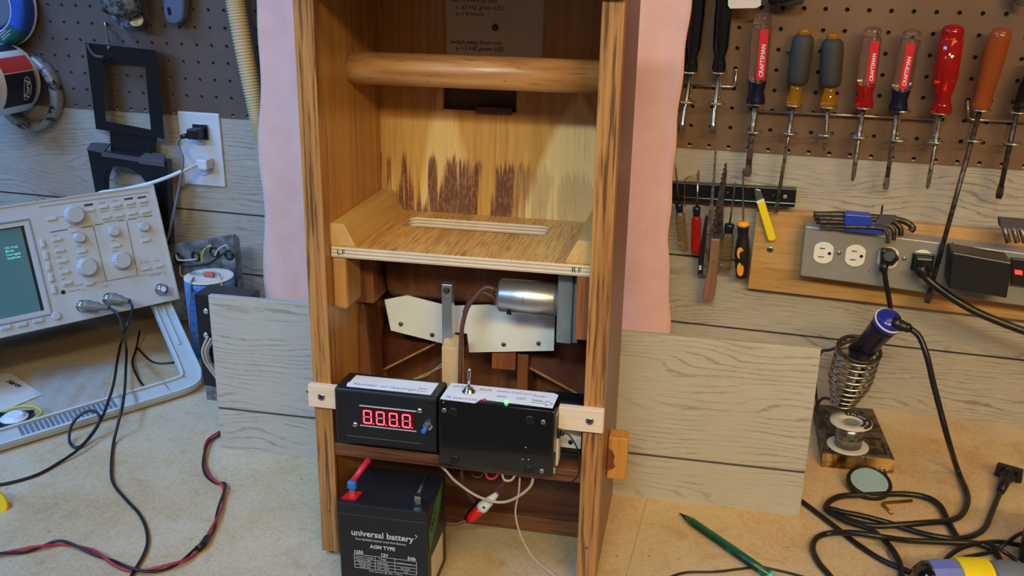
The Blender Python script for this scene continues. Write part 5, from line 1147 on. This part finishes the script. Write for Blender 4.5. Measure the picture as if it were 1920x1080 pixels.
part(MB().lathe(zq(1205, 595, YS - .08), zq(1205, 595, YS - 2), [(0, .44), (.12, .44), (.55, .34), (.75, .32)], 6, smooth=False), 'plug_body', 'black_plastic', pg_, world=True, bevel=.05)
part(MB().prism([zq(x, y, YS - .6) for x, y in ((1165, 560), (1225, 562), (1262, 610), (1225, 650), (1160, 640))], (0, .5, 0)), 'finger_grip', 'black_rubber', pg_, world=True, bevel=.08)
part(MB().cyl(zq(1180, 630, YS - .55), zq(1175, 676, YS - .6), .22, .2), 'strain_relief', 'black_rubber', pg_, world=True)
part(MB().tube(catmull([zq(1178, 660, YS - .6), zq(1190, 740, YS - .6), zq(1205, 820, YS - .6), zq(1210, 870, YS - .5), ony(1662, 600, -1.9), ony(1645, 640, -1.7), ony(1620, 690, -1.5), ony(1598, 740, -1.3), V((4.2, -1.2, .2))], 8), .13, 10), 'cord', 'black_rubber', pg_, world=True)
c = zq(1380, 640, YS - .1); pg_ = thing('power_plug', 'black three-prong plug with a thick cord in the rightmost visible outlet', 'plug', T(c))
part(MB().box(c.x - .42, c.x + .42, c.y - .55, c.y + .05, c.z - .2, c.z + .52), 'plug_body', 'black_rubber', pg_, world=True, bevel=.1)
part(MB().box(c.x - .50, c.x + .50, c.y - .1, c.y + .06, c.z - .3, c.z + .6), 'plug_flange', 'black_plastic', pg_, world=True, bevel=.04)
e0 = zq(1365, 650, YS - .7); e1 = zq(1405, 712, YS - .95); part(MB().lathe(e0, e1, [(0, .34), (.25, .34), (.3, .3), (.45, .32), (.5, .24), ((e1 - e0).length, .2)], 16), 'strain_relief', 'black_rubber', pg_, world=True)
part(MB().tube(catmull([zq(1392, 698, YS - .9), zq(1440, 742, YS - 1.1), zq(1540, 815, YS - 1.2), zq(1660, 885, YS - 1.3), zq(1800, 945, YS - 1.4), zq(1920, 990, YS - 1.5), zq(2060, 1040, YS - 1.6), zq(2300, 1150, YS - 1.8), zq(2560, 1400, YS - 2.2), V((20, -5.5, .2))], 8), .19, 12), 'cord', 'black_rubber', pg_, world=True)
# wall adapter
A0 = ony(1790, 548, -3.4); ad = thing('power_adapter', 'large black power adapter plugged into the grey strip', 'power adapter', T(A0))
fpl = [ony(1785, 472, -3.4), ony(1898, 492, -3.4), ony(1888, 560, -3.4), ony(1778, 540, -3.4)]
part(MB().prism(fpl, (0, 1.6, 0)), 'adapter_case', 'black_plastic', ad, world=True, bevel=.08)
sws = thing('rocker_switch', 'black switch module with a glowing red light at the right edge', 'switch', T(ony(1912, 535, -2.1)))
part(MB().prism([ony(x, y, -2.1) for x, y in ((1898, 485), (1940, 490), (1940, 540), (1896, 534))], (0, .3, 0)), 'switch_body', 'black_plastic', sws, world=True, bevel=.03)
part(MB().prism([ony(x, y, -2.14) for x, y in ((1903, 506), (1917, 508), (1917, 516), (1903, 514))], (0, .05, 0)), 'lit_rocker', 'switch_red', sws, world=True)
# hex keys
hx = thing('hex_key_set', 'set of dark hex keys in a blue holder lying on top of the power strip', 'hex keys', T(zq(1050, 470, -2.0)))
hp_ = [zq(972, 372, -2.35), zq(1108, 382, -2.35), zq(1120, 430, -2.35), zq(1185, 440, -2.35), zq(1175, 482, -2.35), zq(968, 462, -2.35)]
part(MB().prism(hp_, (0, .5, .06)), 'holder', 'blue_plastic', hx, world=True, bevel=.04)
part(MB().prism([zq(974, 372, -2.34), zq(1106, 382, -2.34), zq(1090, 360, -1.5), zq(982, 352, -1.5)], (0, 0, -.1)), 'holder_top', 'blue_plastic', hx, world=True)
part(MB().prism([zq(x, y, -2.3) for x, y in ((1120, 432), (1160, 378), (1248, 384), (1182, 460))], (0, .3, 0)), 'holder_wing', 'dusty_black', hx, world=True, bevel=.03)
keys = [((805, 372), (975, 376), (1250, 400), (1330, 440), (1318, 462), .16, -1.75), ((812, 390), (975, 398), (1200, 405), (1262, 440), (1268, 486), .14, -2.0), ((820, 412), (975, 416), (1175, 425), (1228, 455), (1230, 508), .115, -2.2), ((840, 434), (970, 438), (1160, 445), (1196, 475), (1200, 526), .09, -2.42), ((890, 360), (975, 362), (1100, 395), (1155, 392), (1172, 325), .05, -1.6)]
for a, b, c_, d, e, r, Y in keys:
    part(MB().tube(catmull([zq(*a, Y), zq(*b, Y), zq(*c_, Y), zq(*d, Y - .1), zq(*e, Y - .15)], 6), r, 6), 'hex_key', 'dark_steel', hx, world=True)
gk = thing('hex_key_set', 'grey-brown holder with stubby hex keys at the right end of the power strip', 'hex keys', T(ony(1890, 450, -2.2)))
part(MB().prism([ony(x, y, -2.4) for x, y in ((1874, 411), (1945, 418), (1945, 432), (1876, 428))], (0, .6, 0)), 'holder', 'dusty_black', gk, world=True, bevel=.05)
for x in (1883, 1900, 1914, 1928): part(MB().tube([ony(x - 1, 424, -2.3), ony(x + 8, 455, -2.45)], .135, 6), 'hex_key', 'old_steel', gk, world=True)

# ------------------------------------------------------------------ soldering stand
q = [onz(1528, 757, .75), onz(1637, 766, .75), onz(1678, 861, .75), onz(1543, 849, .75)]
ss = thing('soldering_stand', 'grimy metal soldering iron stand with a coiled holder, right of the grey panel', 'soldering stand', T((q[3].x, q[3].y, 0)))
bx_ = MB(); low = [V((p.x, p.y, 0.02)) for p in q]; 
bx_.prism(low, (0, 0, .73)); part(bx_, 'base_tray', 'grimy_tray', ss, world=True, bevel=.05)
e1 = (q[2] - q[3]).normalized(); e2 = (q[0] - q[3]).normalized()
f0 = V((q[3].x, q[3].y, 0.03)) - e2 * .03; f1 = V((q[2].x, q[2].y, .03)) - e2 * .03; part(MB().prism([f0, f1, f1 + V((0, 0, .70)), f0 + V((0, 0, .70))], -e2 * .04), 'front_lip', 'brass_lip', ss, world=True)
tr_ = [q[3] + e1 * .35 + e2 * .4, q[2] - e1 * .35 + e2 * .4, q[1] * .35 + q[2] * .65 - e1 * .3, q[0] * .35 + q[3] * .65 + e1 * .3]
part(MB().tube([p + V((0, 0, .03)) for p in tr_], .07, 6, closed=True), 'pressed_rim', 'dark_steel', ss, world=True)
c0_ = ony(1579, 757, -3.4); c1_ = ony(1611, 655, -4.4); mb = MB(); ax = (c1_ - c0_); L = ax.length; a, x, y = mb.frame(c0_, c1_); pts = []
for i in range(9 * 24 + 1):
    t = i / (9 * 24); th = 2 * math.pi * i / 24; rr_ = .52 + .50 * min(1, t * 2.2); pts.append(c0_ + a * (L * t) + x * (rr_ * math.cos(th)) + y * (rr_ * math.sin(th)))
part(MB().tube(pts, .075, 7), 'coil_spring', 'steel', ss, world=True)
part(MB().tube(catmull([c0_ + V((-.3, .2, 0)), c0_ + V((-.9, .6, -.1)), c0_ + V((-1.2, .7, -.8)), V((c0_.x - 1.0, c0_.y + .6, .75))], 6), .08, 7), 'spring_foot', 'dark_steel', ss, world=True)
part(MB().tube(catmull([c1_ + x * 1.0, ony(1560, 655, -4.0), ony(1540, 660, -3.6), ony(1530, 690, -3.3), ony(1530, 740, -3.0), V((3.0, -3.0, .7))], 6), .08, 7), 'spring_bracket', 'dark_steel', ss, world=True)
part(MB().torus(c1_, a, 1.0, .10, 36, 8), 'mouth_ring', 'dark_steel', ss, world=True)
# iron
it = ony(1668, 600, -5.9); ib = c1_ - a * .5; iron = thing('soldering_iron', 'blue and black soldering iron resting in the coiled stand', 'soldering iron', T(c0_))
dn = (it - ib).normalized(); L = (it - ib).length
part(MB().lathe(ib, it, [(0, .30), (.15, .52), (.3, .56), (L * .5, .55), (L * .8, .60), (L * .92, .64)], 26), 'handle', 'iron_navy', iron, world=True, label='dark navy handle')
part(MB().lathe(it - dn * (L * .1), it + dn * 2, [(0, .66), (.1, .68), (.38, .62), (.52, .5), (.62, .3), (.66, .05)], 26), 'end_cap', 'iron_blue', iron, world=True, label='bright blue end cap')
part(MB().torus(it - dn * .05, dn, .66, .05, 30, 6), 'pale_ring', 'tape_side', iron, world=True)
part(MB().cyl(ony(1598, 655, -5.0), ony(1646, 612, -5.6), .24, .22, n=14), 'clip_bar', 'black_plastic', iron, world=True)
part(MB().cyl(c0_ - a * .2, ib + a * .1, .16), 'heating_barrel', 'steel', iron, world=True)
g0_ = ony(1676, 605, -6.1); g1_ = ony(1708, 617, -6.4)
part(MB().lathe(g0_, g1_, [(0, .34), (.2, .30), (.3, .24), (.36, .28), (.42, .22), (.5, .26), (.56, .2), (.64, .24), ((g1_ - g0_).length, .17)], 16), 'strain_relief', 'black_rubber', iron, world=True)
zc = .2
cord1 = [g1_, ony(1724, 632, -6.5), ony(1738, 668, -6.8), ony(1749, 715, -7.0), ony(1762, 765, -7.2), ony(1778, 825, -7.4), onz(1795, 880, .35), onz(1811, 918, zc), onz(1814, 942, zc), onz(1802, 966, zc), onz(1776, 977, zc + .1), onz(1740, 980, zc + .25), onz(1690, 984, zc + .2), onz(1640, 986, zc + .05), onz(1600, 978, zc), onz(1568, 966, zc), onz(1549, 954, zc), onz(1556, 940, zc), onz(1580, 930, zc), onz(1625, 928, zc), onz(1690, 926, zc), onz(1735, 932, zc), onz(1762, 948, zc), onz(1776, 975, zc - .02), onz(1790, 1000, zc - .02), onz(1802, 1018, zc - .02)]
part(MB().tube(catmull(cord1, 8), .135, 10), 'cord', 'black_rubber', iron, world=True)
# second cord ends in a plug lying on the bench
pc = onz(1880, 905, .35)
pl = thing('lying_plug', 'black two-prong plug lying on the bench with its coiled black cord', 'plug', T((pc.x, pc.y, 0)))
pa, pb = onz(1893, 884, .4), onz(1876, 922, .3); dq = (pb - pa).normalized(); sd = V((0, 0, 1)).cross(dq)
part(MB().prism([pa - sd * .60 + V((0, 0, -.3)), pa + sd * .60 + V((0, 0, -.3)), pa + sd * .56 + V((0, 0, .35)), pa - sd * .56 + V((0, 0, .35))], dq * .3), 'plug_flange', 'black_plastic', pl, world=True, bevel=.05)
part(MB().lathe(pa + dq * .2, pb, [(0, .40), (.35, .33), (.5, .26), (.6, .28), (.68, .22), (.76, .24), ((pb - pa).length - .2, .17)], 16), 'plug_body', 'black_rubber', pl, world=True)
for k in (-1, 1): part(MB().prism([pa + sd * (.25 * k) + V((0, 0, -.1)), pa + sd * (.25 * k) + V((0, 0, .12)), pa + sd * (.25 * k) - dq * .45 + V((0, 0, .12)), pa + sd * (.25 * k) - dq * .45 + V((0, 0, -.1))], sd * .04), 'prong', 'steel', pl, world=True)
cord2 = [(1877, 918, .3), (1868, 940, .2), (1858, 965, .15), (1848, 988, .15), (1828, 1003, .2), (1795, 1010, .3), (1755, 1006, .35), (1710, 995, .3), (1665, 980, .35), (1615, 967, .45), (1580, 960, .45), (1552, 953, .4), (1560, 962, .35), (1590, 978, .35), (1630, 992, .35), (1660, 1015, .3), (1682, 1045, .2), (1690, 1075, .15), (1685, 1120, .15)]
part(MB().tube(catmull([onz(*p) for p in cord2], 8), .125, 10), 'cord', 'black_rubber', pl, world=True)
cable('loose_cable', [onz(*p) for p in ((1480, 925, .13), (1506, 942, .13), (1540, 968, .13), (1575, 995, .13), (1610, 1022, .13), (1650, 1048, .13), (1690, 1066, .13), (1740, 1085, .13), (1800, 1110, .13))], .115, 'black_rubber', 'black cord coming from behind the grey panel toward the lower right')
cable('loose_cable', [onz(*p) for p in ((1575, 1110, .14), (1556, 1080, .14), (1535, 1055, .14), (1524, 1030, .14), (1530, 1010, .14), (1555, 1000, .14), (1600, 999, .55), (1650, 1006, .6), (1700, 1013, .35), (1760, 1016, .3), (1815, 1018, .32), (1842, 1022, .3), (1870, 1040, .2), (1885, 1085, .2))], .125, 'black_rubber', 'black cord bending in a wide loop below the coiled cord')
cable('thin_cable', [onz(*p) for p in ((1752, 1100, .15), (1768, 1058, .25), (1785, 1038, .3), (1812, 1024, .35), (1845, 1018, .35), (1875, 1016, .3), (1912, 1022, .25), (1960, 1030, .25), (2060, 1060, .12))], .10, 'black_rubber', 'thin black cord arching beside the yellow and blue tool')
cable('thin_cable', [onz(*p) for p in ((1790, 1100, .15), (1800, 1052, .2), (1828, 1042, .2), (1858, 1035, .2), (1885, 1020, .5), (1905, 1005, .6), (1925, 996, .6))], .085, 'black_rubber', 'thin black cord rising to the black block at the right edge')
cable('thin_cable', [onz(*p) for p in ((1850, 1018, .62), (1880, 1033, .7), (1905, 1050, .4), (1930, 1066, .2))], .09, 'black_rubber', 'thin black cord sloping down toward the lower right corner')
cable('thin_cable', [onz(*p) for p in ((1668, 1022, .08), (1664, 1035, .08), (1675, 1050, .08), (1692, 1056, .08))], .03, 'zinc_wire', 'short curl of bright wire between the black cords')
cable('thin_cable', [onz(*p) for p in ((1240, 1092, .06), (1262, 1080, .06), (1290, 1073, .06), (1340, 1072, .06), (1385, 1067, .06), (1410, 1064, .06))], .05, 'black_rubber', 'thin dark lead meeting the green pen from the left')
cable('thin_cable', [onz(*p) for p in ((1425, 1062, .06), (1470, 1072, .06), (1520, 1085, .06), (1580, 1100, .06))], .05, 'black_rubber', 'thin dark lead leaving the green pen to the right')

# solder spool
sc0 = onz(1589, 836, .80); sp = thing('solder_spool', 'grey-white spool of solder standing on the soldering stand', 'spool', T(sc0)); z1_ = 1.35
part(MB().lathe(V((0, 0, 0)), V((0, 0, 1)), [(0, .98), (.06, .98), (.07, .9)], 40), 'lower_flange', 'spool_white', sp)
part(MB().lathe(V((0, 0, .06)), V((0, 0, 1)), [(0, .64), (z1_ - .1, .64)], 40), 'solder_coil', 'solder_wire', sp)
part(MB().lathe(V((0, 0, z1_ - .06)), V((0, 0, 3)), [(0, .98), (.0, .98), (.07, .98), (.075, .36), (.02, .36)], 44, caps=False), 'upper_flange', 'spool_white', sp)
part(MB().cyl((0, 0, z1_ - .05), (0, 0, z1_ - .02), .36), 'spool_bore', 'strip_grey', sp)
mb = MB(); vs = []; fs = []
for k in range(21):
    a_ = R(-50 + 160 * k / 20)
    for r_ in (.55, .95): vs.append((r_ * math.cos(a_), r_ * math.sin(a_), z1_ + .018))
for k in range(20): fs.append((2 * k, 2 * k + 1, 2 * k + 3, 2 * k + 2))
lb = part(mb.add(vs, fs), 'label_band', 'ink', sp)
mb = MB()
for k, ch in enumerate('SOLDER'[::1] + ' 60/40'):
    a_ = R(100 - 13 * k); mb.text(ch, .17, FACE((.68 * math.cos(a_), .68 * math.sin(a_), z1_ + .022), (math.sin(a_), -math.cos(a_), 0), (math.cos(a_), math.sin(a_), 0)), depth=.002, bold=.006)
part(mb, 'label_lettering', 'label_white', lb)
# round black rimmed disc on wire legs
dc = onz(1630, 903, .45); du = V((.05, -.25, .97)).normalized(); ls = thing('round_lens', 'round black-rimmed disc with a pale blue face leaning beside the soldering stand', 'lens', T((dc.x, dc.y, 0)))
part(MB().lathe(dc - du * .3, dc + du, [(0, .90), (.05, 1.0), (.28, 1.02), (.36, .98), (.37, .86), (.30, .82)], 40, caps=False), 'rim', 'sponge_rim', ls, world=True)
part(MB().lathe(dc - du * .2, dc + du, [(0, .86), (.22, .86)], 40), 'pale_face', 'pad_blue', ls, world=True)
part(MB().tube([onz(1622, 858, .7), onz(1630, 878, .6), dc + V((.1, .85, .1))], .05, 7), 'leg_wire', 'steel', ls, world=True)
part(MB().tube(catmull([dc + V((.3, .9, .1)), onz(1645, 880, .7), onz(1655, 878, .8), onz(1662, 890, .5)], 6), .06, 7), 'hinge_wire', 'steel', ls, world=True)
single(MB().tube([onz(1710, 939, .09), onz(1657, 943, .09), onz(1655, 946, .09), onz(1673, 963, .09)], .07, 6), 'hex_key', 'brass', 'small brass coloured hex key lying inside the cord loop', 'hex key')

# green pencil
g0, g1 = onz(1274, 962, .16), onz(1450, 1084, .2); dn = (g1 - g0).normalized(); L = (g1 - g0).length
gp = thing('mechanical_pencil', 'green mechanical pencil pointing at the bottom edge of the grey panel', 'pencil', T((g0.x, g0.y, 0)))
part(MB().lathe(g0, g1, [(0, .02), (.15, .05), (.55, .13)], 16), 'tip_cone', 'black_plastic', gp, world=True)
part(MB().lathe(g0, g1, [(.54, .13), (.8, .175), (L * .6, .19), (L - .2, .18)], 16), 'barrel', 'pen_green', gp, world=True)
part(MB().lathe(g0, g1, [(L - .25, .17), (L, .17)], 16), 'mint_ring', 'mint', gp, world=True)
part(MB().lathe(g0, g1, [(L, .15), (L + .5, .15)], 16), 'white_end', 'white_plastic', gp, world=True)
sd = V((0, 0, 1)).cross(dn); sd = -sd if sd.dot(CAMP - g0) < 0 else sd
a_ = g0 + dn * (L * .62) + sd * .17; part(MB().prism([a_, a_ + dn * 1.4, a_ + dn * 1.4 + sd * .07, a_ + sd * .07], (0, 0, .1)), 'clip', 'black_plastic', gp, world=True)
a_ = g0 + dn * .9 + sd * .12; part(MB().prism([a_, a_ + dn * 2.2, a_ + dn * 2.1 + sd * .1, a_ + dn * .1 + sd * .1], (0, 0, .08)), 'side_button', 'black_plastic', gp, world=True)

# blue, yellow and grey tool in the lower right corner
t0_ = onz(1700, 1092, .85); t1_ = onz(1965, 1096, .85); dn = (t1_ - t0_).normalized(); ht = thing('electric_tool', 'periwinkle, yellow and grey cylindrical tool lying in the lower right corner', 'tool', T((t0_.x, t0_.y, 0)))
s_ = 42.0
part(MB().lathe(t0_ + dn * .25, t1_, [(0, .30), (.12, .62), (.4, .82), (.55, .84)], 40), 'dark_nose', 'black_gloss', ht, world=True)
part(MB().lathe(t0_ + dn * .45, t1_, [(0, .62), (.3, .84), (.8, .92), (1.5, .92)], 10, smooth=False), 'blue_collar', 'periwinkle', ht, world=True, bevel=.03)
part(MB().lathe(t0_ + dn * 1.85, t1_, [(0, .95), (.1, .98), (.95, .98), (1.15, .94), (1.2, .7)], 40), 'yellow_ring', 'yellow_plastic', ht, world=True)
part(MB().torus(t0_ + dn * 2.95, dn, .86, .13, 36, 8), 'yellow_lip', 'yellow_plastic', ht, world=True)
part(MB().lathe(t0_ + dn * 3.1, t1_, [(0, .72), (.2, .86), (.7, .90), (1.35, .80), (1.7, .72)], 40), 'grey_cap', 'tool_grey', ht, world=True)
part(MB().lathe(t0_ + dn * 4.7, t1_, [(0, .62), (.1, .72), (2.6, .72)], 8, smooth=False), 'black_handle', 'black_plastic', ht, world=True, bevel=.04)
single(MB().prism([onz(1907, 1062, .05), onz(1990, 1070, .05), onz(1990, 1040, .05), onz(1910, 1030, .05)], (0, 0, 2.2)), 'black_block', 'black_plastic', 'tall black block standing at the right edge of the bench', 'block', bevel=.05)
# speck marks where brads sit in the bench top
for x, y, l_ in ((1157, 1044, 'small dark nail head in the bench nearest the right cabinet post'), (1216, 1043, 'small dark nail head in the bench between the cabinet and the pencil')):
    single(MB().cyl(onz(x, y, -.02), onz(x, y, .006), .05, n=10), 'nail_head', 'dark_steel', l_, 'nail', 'nail heads in the bench')
